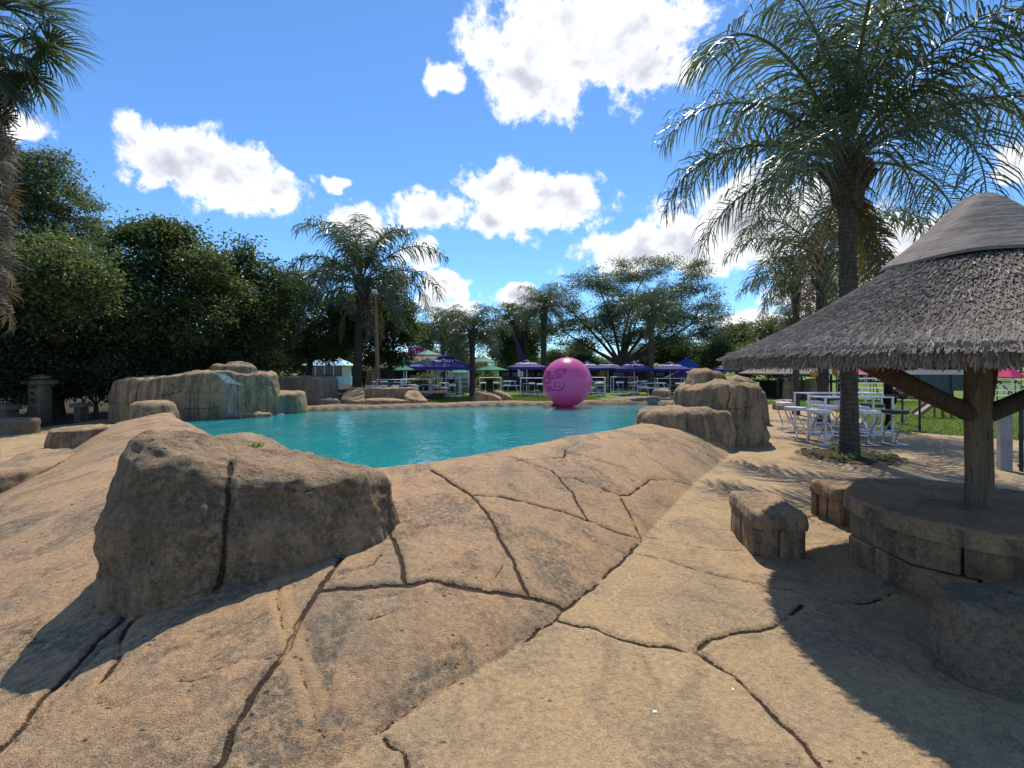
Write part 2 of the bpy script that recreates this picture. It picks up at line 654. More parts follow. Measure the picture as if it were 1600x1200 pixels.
INNER = catmull([(-1.75, 6.05), (-.98, 6.45), (0, 7.55), (1.1, 8.8), (2.9, 10.7), (4.2, 13.3), (4.9, 15.6), (6.9, 19.4), (5.4, 20.3), (2.7, 20.2),
                 (-3.9, 18.4), (-7.5, 17.0), (-9.9, 15.3), (-9.6, 13.6), (-7.0, 10.4), (-4.5, 8.0), (-2.9, 6.5)], 160)
OUTER = catmull([(-.64, 2.32), (.33, 3.43), (1.33, 4.89), (2.98, 7.54), (4.53, 9.77), (5.7, 12), (6.2, 15), (8.4, 19), (8.4, 21.6), (3, 21.7),
                 (-4, 20.0), (-8, 18.8), (-12, 17.6), (-12.3, 14.6), (-10.6, 11.6), (-8.8, 9.2), (-7.5, 7.0), (-6.4, 5.2), (-5.0, 3.55), (-3.7, 2.45),
                 (-2.6, 1.75), (-1.7, 1.5), (-1.1, 1.75)], 170)
WATER_Z = .2


def seg_dist(P, poly):
    """distance of points to a closed polyline, with inside test"""
    d = np.full(len(P), 1e9)
    ins = np.zeros(len(P), bool)
    n = len(poly)
    for i in range(n):
        a, b = poly[i], poly[(i + 1) % n]
        ab = b - a
        t = np.clip(((P - a) @ ab) / (ab @ ab), 0, 1)
        q = P - a - t[:, None] * ab
        d = np.minimum(d, (q * q).sum(1))
        cond = ((a[1] > P[:, 1]) != (b[1] > P[:, 1]))
        with np.errstate(divide='ignore', invalid='ignore'):
            xi = (b[0] - a[0]) * (P[:, 1] - a[1]) / (b[1] - a[1]) + a[0]
        ins ^= cond & (P[:, 0] < xi)
    return np.sqrt(d), ins


_GX, _GY = np.arange(-24, 26.01, .1), np.arange(-6, 27.01, .1)
_gx, _gy = np.meshgrid(_GX, _GY)
_gp = np.stack([_gx.ravel(), _gy.ravel()], 1)


def _sdf(poly):
    d, i = seg_dist(_gp, poly[::2])
    return np.where(i, -d, d).reshape(_gx.shape)


SDF_IN, SDF_OUT = _sdf(INNER), _sdf(OUTER)


def look(S_, x, y):
    a = np.clip((x - _GX[0]) / .1, 0, len(_GX) - 1.001)
    b = np.clip((y - _GY[0]) / .1, 0, len(_GY) - 1.001)
    i, j = a.astype(int), b.astype(int)
    a, b = a - i, b - j
    return S_[j, i] * (1 - a) * (1 - b) + S_[j, i + 1] * a * (1 - b) + S_[j + 1, i] * (1 - a) * b + S_[j + 1, i + 1] * a * b


def ground_base(x, y):
    return .15 * sstep(15, 20, y) * (1 - sstep(7.5, 12, x))


LUMPS = [  # rounded swellings of the carved surround: x, y, rx, ry, height
    (-7.0, 7.2, 1.2, 2.6, .14), (-9.3, 10.6, .8, .9, .16), (-5.4, 5.2, .9, 1.2, .07), (1.7, 7.2, .8, 1.1, .06),
    (-.1, 4.4, .7, .9, .05), (3.4, 9.3, .8, .9, .06), (-1.1, 2.9, .5, .6, .05), (-8.4, 12.4, .8, .6, .12)]


def terrain(x, y):
    si, so = look(SDF_IN, x, y), look(SDF_OUT, x, y)
    din, iin, dout, iout = np.abs(si), si < 0, np.abs(so), so < 0
    P3 = np.stack([x, y, np.zeros_like(x)], 1)
    g = ground_base(x, y) + .010 * fbm(P3, .7, 3, 3) + .004 * fbm(P3, 4, 2, 5)
    H = .60 - .22 * sstep(11, 17, y) + .06 * fbm(P3, .5, 2, 9)
    u = np.where(iin, 1.0, np.where(iout, dout / (din + dout + 1e-9), 0.0))
    rise = 1 - (1 - np.clip(u / .86, 0, 1)) ** (2.0 + 1.8 * np.exp(-((x + .5) / 1.1) ** 2 - ((y - 2.5) / 1.1) ** 2))
    berm = g + (H - g) * rise
    lump = sum(h * np.exp(-((x - a) / rx) ** 2 - ((y - b) / ry) ** 2) for a, b, rx, ry, h in LUMPS)
    berm = berm + rise * (lump + .035 * fbm(P3, 1.3, 3, 21) + .012 * fbm(P3, 5, 3, 31))
    roll = np.clip((u - .86) / .14, 0, 1)
    berm = berm - (berm - (WATER_Z - .10)) * roll ** 2.2
    z = np.where(iout & ~iin, berm, g)
    z = np.where(iin, np.maximum(WATER_Z - .10 - din * .8, -.03), z)
    return z, iout, iin, din, dout


def ray_ground(uv):
    """where camera rays through photograph pixels meet the terrain"""
    uv = np.asarray(uv, float)
    D = np.stack([(uv[:, 0] - U0) / F_PX, np.ones(len(uv)), -(uv[:, 1] - V0) / F_PX], 1)
    ts = np.concatenate([np.arange(1.2, 6, .02), np.arange(6, 26, .06)])
    out = np.zeros((len(uv), 3))
    for i, d in enumerate(D):
        X = d[0] * ts
        zr = EYE + d[2] * ts
        zt = terrain(X, ts)[0]
        hit = np.nonzero(zr <= zt)[0]
        k = hit[0] if len(hit) else len(ts) - 1
        if k > 0:
            a0, a1 = zr[k - 1] - zt[k - 1], zr[k] - zt[k]
            f = a0 / (a0 - a1 + 1e-12)
            t = ts[k - 1] + (ts[k] - ts[k - 1]) * np.clip(f, 0, 1)
        else:
            t = ts[0]
        out[i] = (d[0] * t, t, EYE + d[2] * t)
    return out


CRACKS = [  # joints and cracks of the surround and the deck: half width in metres, photograph pixels
    (.017, [(330, 1210), (351, 1167), (379, 1119), (412, 1066), (446, 1014), (476, 957), (502, 916), (532, 867), (540, 846)]),
    (.017, [(-10, 1178), (37, 1130), (75, 1085), (112, 1044), (157, 995), (202, 954), (220, 938)]),
    (.010, [(-10, 1190), (45, 1136), (85, 1090), (122, 1050), (165, 1003)]),
    (.013, [(232, 954), (204, 969), (187, 1002), (184, 1029), (157, 1062)]),
    (.010, [(0, 1017), (22, 1002), (45, 986), (56, 1000), (71, 1004)]),
    (.012, [(-10, 836), (47, 817), (97, 797), (140, 775)]),
    (.009, [(330, 1046), (375, 1034), (431, 1025), (444, 1014)]), (.007, [(262, 1057), (300, 1061), (337, 1053)]),
    (.009, [(150, 1089), (165, 1102), (210, 1109)]), (.009, [(191, 1130), (225, 1137), (261, 1141)]), (.006, [(262, 1160), (330, 1134)]),
    (.007, [(435, 909), (433, 946), (450, 987)]), (.007, [(450, 1016), (472, 1044), (487, 1100), (499, 1137), (519, 1162)]),
    (.020, [(500, 923), (543, 917), (591, 914), (639, 909), (673, 906), (717, 914), (760, 923), (803, 927), (847, 936), (881, 949)]),
    (.017, [(602, 797), (613, 840), (626, 871), (636, 910)]),
    (.018, [(673, 733), (717, 760), (747, 782), (769, 814), (786, 849), (803, 879), (827, 925)]),
    (.015, [(738, 773), (782, 775), (829, 786), (873, 797), (916, 812), (959, 829), (998, 841)]),
    (.014, [(795, 713), (829, 723), (860, 734), (877, 749), (894, 771), (918, 812)]),
    (.015, [(877, 746), (899, 747), (933, 760), (968, 773), (985, 772), (1016, 749), (1050, 749), (1085, 758)]),
    (.013, [(968, 774), (981, 797), (1003, 841)]), (.012, [(886, 708), (933, 715), (968, 736), (1000, 758)]),
    (.016, [(946, 684), (1011, 686), (1063, 692), (1098, 706), (1128, 723)]), (.012, [(780, 722), (830, 718), (880, 714), (886, 700), (905, 690)]),
    (.013, [(1003, 844), (981, 866), (946, 901), (903, 936), (883, 951), (868, 966), (818, 1001)]),
    (.009, [(818, 1001), (760, 1040), (673, 1083), (587, 1146)]),
    (.016, [(868, 968), (933, 983), (998, 1003), (1085, 1018), (1100, 1006), (1129, 992), (1173, 984), (1210, 977), (1236, 958), (1252, 943)]),
    (.014, [(1085, 1018), (1100, 1028), (1144, 1054), (1173, 1080), (1217, 1120), (1290, 1200)]),
    (.012, [(589, 1144), (608, 1161), (630, 1174), (655, 1210)]),
    (.012, [(990, 864), (1042, 875), (1107, 894), (1166, 909), (1232, 920), (1283, 933), (1335, 942), (1379, 937), (1395, 926), (1386, 909)]),
    (.011, [(1261, 871), (1305, 885), (1342, 898), (1382, 902)]), (.010, [(1258, 850), (1302, 849), (1346, 841)]),
    (.011, [(1003, 837), (1063, 849), (1107, 858), (1160, 860)]), (.010, [(1024, 808), (1081, 823), (1141, 829), (1158, 830)]),
    (.010, [(1063, 780), (1128, 797), (1160, 799)]), (.011, [(1250, 800), (1290, 826), (1340, 834)]),
    (.006, [(632, 835), (660, 822), (684, 818), (695, 806)]), (.006, [(553, 932), (580, 938), (610, 928), (632, 923)]),
    (.006, [(565, 966), (595, 960), (621, 953)]), (.006, [(500, 1005), (540, 988)]), (.006, [(760, 918), (775, 900), (787, 878)]),
    (.010, [(230, 735), (238, 728), (150, 720)]), (.010, [(0, 790), (30, 772), (60, 765)]), (.009, [(100, 672), (130, 668), (145, 660)]),
    (.008, [(150, 690), (180, 694), (205, 690)]), (.008, [(30, 850), (70, 838), (120, 815)]), (.008, [(0, 940), (40, 925), (75, 890)]),
    (.010, [(600, 860), (585, 880), (520, 900)]), (.008, [(1150, 700), (1230, 715), (1300, 735)]), (.008, [(1180, 745), (1250, 752), (1310, 750)])]
PALE = [(435, 909), (440, 946), (455, 987), (455, 1016), (478, 1050), (490, 1100)]


def densify(P, step, jit, seed):
    P = np.asarray(P)
    out = []
    for a, b in zip(P[:-1], P[1:]):
        n = max(2, int(np.linalg.norm(b - a) / step))
        out.append(a + (b - a) * np.linspace(0, 1, n, endpoint=False)[:, None])
    out.append(P[-1:])
    out = np.vstack(out)
    w = np.stack([fbm(out, 7, 3, seed), fbm(out, 7, 3, seed + 50), fbm(out, 7, 3, seed + 90)], 1) * jit
    return out + w


def crack_field(V, lines):
    """lines: list of (halfwidth, 3-D points). Returns depth factor and stored distance attribute"""
    smp, wid, stg = [], [], []
    for k, (w, P) in enumerate(lines):
        q = densify(P, .012, .030 if w > .0115 else .016, 100 + 7 * k)
        smp.append(q)
        wid += list(w * (1.05 + .36 * fbm(q, 5.0, 3, 900 + k)) * np.clip(np.minimum(np.arange(len(q)), np.arange(len(q))[::-1]) / 14.0 + .8, .8, 1))
        stg += [float(np.clip(w / .0125, .82, 1.0))] * len(q)
    smp = np.vstack(smp)
    wid = np.array(wid)
    # each sample reaches 3 half widths: store the strongest
    kd = kdtree.KDTree(len(smp))
    for i, p in enumerate(smp):
        kd.insert(p, i)
    kd.balance()
    lo, hi = smp.min(0) - .1, smp.max(0) + .1
    crk = np.zeros(len(V))
    cand = np.nonzero(((V > lo) & (V < hi)).all(1))[0]
    # raster prefilter keeps the number of queries down
    cell = .08
    key = lambda Q: set(map(tuple, np.floor(Q[:, :3] / cell).astype(int)))
    near = set()
    for c in key(smp):
        for dx in (-1, 0, 1):
            for dy in (-1, 0, 1):
                for dz in (-1, 0, 1):
                    near.add((c[0] + dx, c[1] + dy, c[2] + dz))
    ci = np.floor(V[cand] / cell).astype(int)
    for j, c in zip(cand, map(tuple, ci)):
        if c in near:
            co, i, d = kd.find(V[j])
            crk[j] = max(0.0, 1 - d / (3 * wid[i])) * stg[i]
    return crk


def axis(lo, hi, c0, c1, fine, grow, cap):
    a = [c0]
    while a[-1] < c1: a.append(a[-1] + fine)
    while a[-1] < hi: a.append(a[-1] + min(cap, fine + grow * (a[-1] - c1)))
    b = [c0]
    while b[-1] > lo: b.append(b[-1] - min(cap, fine + grow * (c0 - b[-1])))
    return np.array(b[::-1] + a[1:])


XS = axis(-22, 24, -2.9, 3.1, .0155, .012, .16)
YS = axis(-4, 25, 1.3, 5.2, .0155, .012, .16)
gx, gy = np.meshgrid(XS, YS)
fx, fy = gx.ravel(), gy.ravel()
tz, t_out, t_in, t_din, t_dout = terrain(fx, fy)
TV = np.stack([fx, fy, tz], 1)
lines3 = []
for w, pl in CRACKS:
    # subdivide in the picture so that the line follows the curved surface
    pl = np.array(pl, float)
    dense = np.vstack([a + (b - a) * np.linspace(0, 1, 4, endpoint=False)[:, None] for a, b in zip(pl[:-1], pl[1:])] + [pl[-1:]])
    lines3.append((max(w, .0095), ray_ground(dense)))
tcrk = crack_field(TV, lines3)
TV[:, 2] -= .022 * sstep(.35, .85, tcrk)
pp = densify(ray_ground(PALE), .03, .02, 5)
pale = np.zeros(len(TV))
sel = np.nonzero((fx > -2.2) & (fx < -.4) & (fy > 1.8) & (fy < 4.6))[0]
dd = np.min(np.linalg.norm(TV[sel][:, None, :2] - pp[None, :, :2], axis=2), axis=1)
pale[sel] = np.clip(1 - dd / .13, 0, 1)
nx, ny = len(XS), len(YS)
idx = np.arange(nx * ny).reshape(ny, nx)
TF = np.stack([idx[:-1, :-1].ravel(), idx[:-1, 1:].ravel(), idx[1:, 1:].ravel(), idx[1:, :-1].ravel()], 1)
# the deck ends at the lawn on the right and at the planted soil on the left
DECK = catmull([(-16, -3.8), (19, -3.8), (22, 8), (14, 11.0), (11.6, 12.7), (11.0, 14.2), (12.5, 17), (13.6, 21.5), (11, 23.5), (4, 23.4),
                (-4, 22.4), (-9, 21.0), (-13.2, 19.0), (-14.2, 16.2), (-14.5, 13.6), (-18, 12.6), (-20, 6)], 200)
fc = TV[TF].mean(1)
_, in_deck = seg_dist(fc[:, :2] + .12 * np.stack([fbm(fc, 1.2, 2, 61), fbm(fc, 1.2, 2, 62)], 1), DECK)
deep = t_in[TF].all(1) & (t_din[TF].min(1) > .35)
is_berm = (t_out[TF].sum(1) >= 2)


def sub_mesh(name, V, F, mat, attrs):
    used, inv = np.unique(F, return_inverse=True)
    me = arr_mesh(name, V[used], inv.reshape(F.shape), mat)
    for k, a in attrs.items():
        addattr(me, k, a[used])
    return me


wet_ = np.where(t_out & (t_din < .8), np.clip((WATER_Z + .16 - TV[:, 2]) / .10, 0, 1), 0.0)
o = link('pool_deck', sub_mesh('pool_deck', TV, TF[in_deck & ~is_berm & ~deep], M['deck'], {'crk': tcrk}))
tag(o, 'flat tan textured concrete deck with dark winding joints', None, None, 'structure')
o = link('pool_surround', sub_mesh('pool_surround', TV, TF[in_deck & is_berm & ~deep], M['berm'], {'crk': tcrk, 'pale': pale, 'wet': wet_}))
tag(o, 'raised rounded concrete rock surround of the pool with dark joints', None, None, 'structure')

# ------------------------------------------------------------------ lawn to the horizon
LX = np.unique(np.r_[np.linspace(-60, 60, 121), -np.geomspace(61, 3000, 24), np.geomspace(61, 3000, 24)])
LY = np.unique(np.r_[np.linspace(-40, 90, 131), -np.geomspace(41, 3000, 24), np.geomspace(91, 3000, 24)])
lx, ly = np.meshgrid(LX, LY)
lx, ly = lx.ravel(), ly.ravel()
lz = ground_base(lx, ly) - .045 + .02 * fbm(np.stack([lx, ly, 0 * lx], 1), .2, 2, 77) * (np.abs(lx) < 60)
lz = np.where((ly > 30), np.maximum(lz, .10), lz)
ii = np.arange(len(LX) * len(LY)).reshape(len(LY), len(LX))
LF = np.stack([ii[:-1, :-1].ravel(), ii[:-1, 1:].ravel(), ii[1:, 1:].ravel(), ii[1:, :-1].ravel()], 1)
t = NT('lawn')
P = t.coord()
n1 = t.noise(P, .35, 5, .6); n2 = t.noise(P, 9, 5, .7); n3 = t.noise(P, 60, 3, .7)
c = t.mix(t.ramp(n1, .35, .65), (.115, .185, .028), (.19, .26, .045))
c = t.mix(t.ramp(n2, .35, .7, 0, .5), c, (.16, .15, .05))
c = t.mix(t.ramp(n3, .4, .7, 0, .4), c, (.05, .08, .016))
M['lawn'] = t.done(t.principled(c, .9, 0, .15, t.bump(n3, .03)))
o = link('lawn', arr_mesh('lawn', np.stack([lx, ly, lz], 1), LF, M['lawn']))
tag(o, 'green mown lawn running behind the pool deck', None, None, 'structure')
# dark leaf-littered soil under the trees on the left
t = NT('soil')
P = t.coord()
n2 = t.noise(P, 3, 6, .7); n3 = t.noise(P, 30, 4, .7)
c = t.mix(t.ramp(n2, .35, .7), (.045, .035, .024), (.09, .068, .045))
c = t.mix(t.ramp(n3, .5, .7, 0, .6), c, (.14, .10, .055))
M['soil'] = t.done(t.principled(c, .95, 0, .1, t.bump(n3, .04)))
SOIL = catmull([(-60, 9), (-30, 11.0), (-14.0, 12.8), (-13.0, 16.5), (-11.5, 20.0), (-8, 21.4), (-4.4, 22.2), (-3.6, 25), (-6, 33), (-20, 40), (-60, 40)], 160)
sx_, sy_ = np.meshgrid(np.arange(-60, -2, .5), np.arange(8, 41, .5))
sp_ = np.stack([sx_.ravel(), sy_.ravel()], 1)
si = np.arange(len(sp_)).reshape(sx_.shape)
SF = np.stack([si[:-1, :-1].ravel(), si[:-1, 1:].ravel(), si[1:, 1:].ravel(), si[1:, :-1].ravel()], 1)
_, ins = seg_dist(sp_[SF].mean(1), SOIL)
sz = ground_base(sp_[:, 0], sp_[:, 1]) - .012 + .3 * sstep(20.5, 25, sp_[:, 1]) + .02 * fbm(np.c_[sp_, sp_[:, 0] * 0], .5, 3, 8)
used, inv = np.unique(SF[ins], return_inverse=True)
o = link('soil', arr_mesh('soil', np.c_[sp_, sz][used], inv.reshape(-1, 4), M['soil']))
tag(o, 'dark bare soil with leaf litter under the trees', None, None, 'structure')

# ------------------------------------------------------------------ water
t = NT('pool_water')
P = t.coord((1.0, .55, 1))
n1 = t.noise(P, 1.5, 3, .5, .6)
n2 = t.noise(P, 6.5, 3, .55, .5)
n3 = t.noise(t.coord((1, .7, 1)), 20, 2, .5)
h = t.math('ADD', t.math('MULTIPLY', n1, 1.0), t.math('ADD', t.math('MULTIPLY', n2, .34), t.math('MULTIPLY', n3, .06)))
c = t.mix(t.ramp(t.noise(t.coord(), .35, 3), .3, .7), (.014, .205, .225), (.020, .260, .270))
pr = t.principled(c, .03, 0, .5, t.bump(h, .04), IOR=1.333)
M['water'] = t.done(pr)
cen = INNER.mean(0)
ring = INNER + (INNER - cen) / np.linalg.norm(INNER - cen, axis=1)[:, None] * .25
mb = MB()
wv_, wf_ = [], []
K = 30
for k in range(K + 1):
    for p in cen + (ring - cen) * (1 - k / K * .999):
        wv_.append((p[0], p[1], WATER_Z))
n = len(ring)
for k in range(K):
    for i in range(n):
        wf_.append((k * n + i, k * n + (i + 1) % n, (k + 1) * n + (i + 1) % n, (k + 1) * n + i))
o = link('pool_water', arr_mesh('pool_water', wv_, wf_, M['water']))
tag(o, 'rippled turquoise swimming pool water', None, None, 'structure')


# ------------------------------------------------------------------ carved rocks
def grid_normals(V, F):
    a = V[F[:, 2]] - V[F[:, 0]]
    b = V[F[:, 3]] - V[F[:, 1]]
    fn = np.cross(a, b)
    N = np.zeros_like(V)
    for k in range(4):
        np.add.at(N, F[:, k], fn)
    return N / (np.linalg.norm(N, axis=1)[:, None] + 1e-12)


def rock_geo(outline, zbot, edge=.12, N=150, KW=22, KR=8, KC=14, lean=.05, bulge=.03, amp=(.05, .018), freq=(1.1, 4.5), seed=0, crown=.05, lines=(), ledge=None, ridge=None):
    if ridge is None:
        ridge = min(.05, amp[0] * .6)
    O = catmull([(p[0], p[1], p[2]) for p in outline], N)
    c = O[:, :2].mean(0)
    ctr = np.array([c[0], c[1], 0])
    D = c - O[:, :2]
    L = np.linalg.norm(D, axis=1)[:, None]
    D = D / L
    rings = []
    zt = O[:, 2]
    for k in range(KW):
        f = k / KW
        ins = lean * f - bulge * math.sin(math.pi * f)
        if ledge:                                        # horizontal weathered ledges
            for (lf, ld, lw) in ledge:
                ins += ld * math.exp(-((f - lf) / lw) ** 2)
        z = zbot + f * (zt - edge - zbot)
        rings.append(np.c_[O[:, :2] + D * ins, z])
    for k in range(KR + 1):
        a = math.pi / 2 * k / KR
        ins = np.minimum(lean + edge * (1 - math.cos(a)), .8 * L)
        rings.append(np.c_[O[:, :2] + D * ins, zt - edge + edge * math.sin(a)])
    last = rings[-1]
    zc = zt.mean() + crown
    for k in range(1, KC + 1):
        s = k / KC * .995
        xy = last[:, :2] + (c - last[:, :2]) * s
        z = last[:, 2] + (zc - last[:, 2]) * (s ** 1.3)
        rings.append(np.c_[xy, z])
    V = np.vstack(rings)
    K = len(rings)
    i = np.arange(N)
    F = np.vstack([np.stack([k * N + i, k * N + (i + 1) % N, (k + 1) * N + (i + 1) % N, (k + 1) * N + i], 1) for k in range(K - 1)])
    # outlines run counter-clockwise; fix the winding if not
    area = np.sum(O[:, 0] * np.roll(O[:, 1], -1) - np.roll(O[:, 0], -1) * O[:, 1])
    if area < 0:
        F = F[:, ::-1]
    Nn = grid_normals(V, F)
    flute = 1 - 2.2 * np.abs(fbm(V * np.array([1, 1, .35]), freq[0] * 1.9, 3, seed + 40))     # weathered flutes and hollows
    V = V + Nn * (amp[0] * fbm(V, freq[0], 3, seed)[:, None] + amp[1] * fbm(V, freq[1], 3, seed + 9)[:, None] + ridge * (flute - .55)[:, None])
    crk = np.zeros(len(V))
    if lines:
        bvh = BVHTree.FromPolygons(V.tolist(), F.tolist())
        L3 = []
        for w, pl in lines:
            pl = np.array(pl, float)
            dense = np.vstack([a + (b - a) * np.linspace(0, 1, 6, endpoint=False)[:, None] for a, b in zip(pl[:-1], pl[1:])] + [pl[-1:]])
            pts = []
            for (u, v) in dense:
                d = Vector(((u - U0) / F_PX, 1, -(v - V0) / F_PX)).normalized()
                h = bvh.ray_cast(Vector((0, 0, EYE)), d)
                if h[0] is not None:
                    pts.append(tuple(h[0]))
            if len(pts) > 1:
                L3.append((w, np.array(pts)))
        if L3:
            crk = crack_field(V, L3)
            Nn = grid_normals(V, F)
            V = V - Nn * (.022 * sstep(.35, .85, crk))[:, None]
    return V, F, crk


def rock(name, label, outline, zbot, mat='rock', cat='rock', group=None, parent=None, **kw):
    V, F, crk = rock_geo(outline, zbot, **kw)
    base = np.array([V[:, 0].mean(), V[:, 1].mean(), V[:, 2].min()]) if parent is None else np.zeros(3)
    me = arr_mesh(name, V - base, F, M[mat])
    addattr(me, 'crk', crk)
    o = link(name, me, parent, base if parent is None else None)
    if parent is None:
        tag(o, label, cat, group)
    return o


def ell(cx, cy, rx, ry, z, rot=0.0, n=9, seed=0, jit=.12, slope=(0, 0)):
    r_ = random.Random(seed)
    out = []
    for k in range(n):
        a = 2 * math.pi * k / n
        q = 1 + r_.uniform(-jit, jit)
        x, y = rx * q * math.cos(a), ry * q * math.sin(a)
        X, Y = x * math.cos(rot) - y * math.sin(rot), x * math.sin(rot) + y * math.cos(rot)
        out.append((cx + X, cy + Y, z + slope[0] * X + slope[1] * Y))
    return out


# the big boulder on the surround
rock('boulder', 'big mossy brown boulder with a vertical crack on the near corner of the pool surround',
     [(-2.28, 2.86, 1.24), (-1.72, 3.08, 1.13), (-1.22, 3.46, 1.04), (-.98, 4.02, .97), (-1.35, 4.66, .90), (-2.15, 4.80, .96), (-2.70, 4.55, 1.08), (-2.86, 3.95, 1.27), (-2.82, 3.35, 1.40), (-2.54, 2.93, 1.36)],
     -.05, 'boulder', edge=.19, N=300, KW=60, KR=20, KC=40, lean=.06, bulge=.07, amp=(.080, .042), freq=(1.5, 6), seed=3, crown=-.03,
     lines=[(.015, [(364, 722), (362, 735), (357, 783), (350, 833), (340, 900), (333, 930)]), (.008, [(230, 690), (260, 684), (285, 688)]),
            (.007, [(520, 762), (545, 775), (570, 770)]), (.006, [(215, 640), (250, 655), (300, 690)]), (.008, [(200, 942), (240, 948), (300, 930), (350, 918)]),
            (.006, [(440, 760), (470, 768), (500, 764)]), (.005, [(260, 800), (300, 810), (330, 806)])])
rock('low_rock', 'low tan rock with a dark crack lying behind the big boulder',
     [(-3.65, 5.30, .98), (-2.95, 4.95, 1.02), (-2.55, 5.05, .94), (-2.5, 5.4, .90), (-3.1, 5.8, 1.0), (-3.75, 5.7, .98)], .2,
     edge=.12, N=120, amp=(.05, .015), seed=5, lines=[(.010, [(385, 712), (410, 706), (440, 694)])])
rock('low_rock', 'small rounded tan hump on the far end of the pool surround before the waterfall rock',
     ell(-9.55, 12.4, .62, .5, .92, seed=3), .3, edge=.22, N=90, KW=10, seed=15)
rock('low_rock', 'dark sided low ledge rock on the surround by the shaded soil', ell(-9.9, 10.9, .75, .55, .44, .5, seed=8), -.05, 'rock', edge=.1, N=90, KW=10, seed=16)
rock('low_rock', 'long tan ledge rock along the outer foot of the pool surround', ell(-7.75, 7.6, .5, 1.25, .34, .55, seed=9), -.05, 'rock', edge=.14, N=110, KW=10, seed=17,
     lines=[(.012, [(60, 745), (90, 728), (135, 700)])])

# waterfall rock across the pool
wf = thing('waterfall_rock', 'long tan waterfall rock with dark stains and a white mineral streak standing in the pool', 'rock', (-10.5, 15.5, 0))
def sub_rock(name, outline, zbot, mat, parent, **kw):
    V, F, crk = rock_geo(outline, zbot, **kw)
    V = V - np.array(parent.location)
    me = arr_mesh(name, V, F, M[mat])
    addattr(me, 'crk', crk)
    return link(name, me, parent)
sub_rock('main_block', [(-13.2, 15.4, 1.36), (-11.9, 14.8, 1.46), (-10.2, 14.65, 1.64), (-9.0, 15.0, 1.68), (-8.2, 15.7, 1.62), (-8.3, 16.7, 1.70), (-10.2, 17.1, 1.72), (-12.2, 16.9, 1.52), (-13.3, 16.2, 1.44)],
         -.1, 'rock', wf, edge=.16, N=320, KW=36, KR=10, KC=20, lean=.06, bulge=.05, amp=(.17, .05), freq=(.9, 3.5), seed=31, crown=.05,
         lines=[(.022, [(216, 598), (213, 615), (210, 640)]), (.016, [(176, 630), (210, 636), (250, 640)]), (.020, [(252, 640), (254, 617), (266, 616), (285, 610)]),
                (.014, [(270, 640), (300, 640), (330, 638)]), (.016, [(260, 595), (272, 604), (278, 610)])])
sub_rock('crest', ell(-9.35, 15.75, .85, .5, 1.92, .1, seed=4), 1.2, 'rock', wf, edge=.2, N=110, KW=10, seed=33, amp=(.08, .03))
sub_rock('knob', ell(-9.35, 16.1, .5, .38, 2.0, .2, seed=6), 1.5, 'rock', wf, edge=.16, N=80, KW=8, seed=34)
sub_rock('shoulder', [(-8.9, 15.3, 1.55), (-8.35, 15.55, 1.30), (-8.05, 16.2, 1.15), (-8.5, 16.9, 1.35), (-9.1, 16.5, 1.6)], .0, 'rock', wf, edge=.2, N=110, seed=35, amp=(.08, .03))
sub_rock('end_block', [(-8.75, 15.75, .95), (-8.05, 16.05, .92), (-7.5, 16.75, .96), (-7.75, 17.6, .95), (-8.6, 17.4, .98), (-9.1, 16.6, .98)], -.1, 'rock', wf, edge=.15, N=140, seed=36, amp=(.05, .02),
         lines=[(.016, [(405, 616), (408, 628), (407, 642)])])
sub_rock('foot_stone', ell(-8.35, 15.25, .5, .22, .34, .35, seed=2), -.05, 'rock', wf, edge=.1, N=60, KW=6, KC=8, seed=37)

# thin sheet of falling water with foam
t = NT('falling_water')
P = t.coord((9, 9, .5), obj=True)
n1 = t.noise(P, 1.6, 5, .65)
p = t.principled((.80, .86, .90), .12, 0, .6, t.bump(n1, .02))
tr = t.n('ShaderNodeBsdfTransparent')
mx = t.n('ShaderNodeMixShader')
t.l(t.ramp(n1, .42, .78, .02, .42), mx.inputs[0]); t.l(tr.outputs[0], mx.inputs[1]); t.l(p.outputs[0], mx.inputs[2])
M['fall'] = t.done(mx)
M['foam'] = simple('foam', (.82, .86, .88), .5, 0, .1, 20, .4, .01)
M['mineral'] = simple('white_mineral_crust', (.62, .56, .48), .8, 0, .3, 12, .2, .01)
bm_wf = None


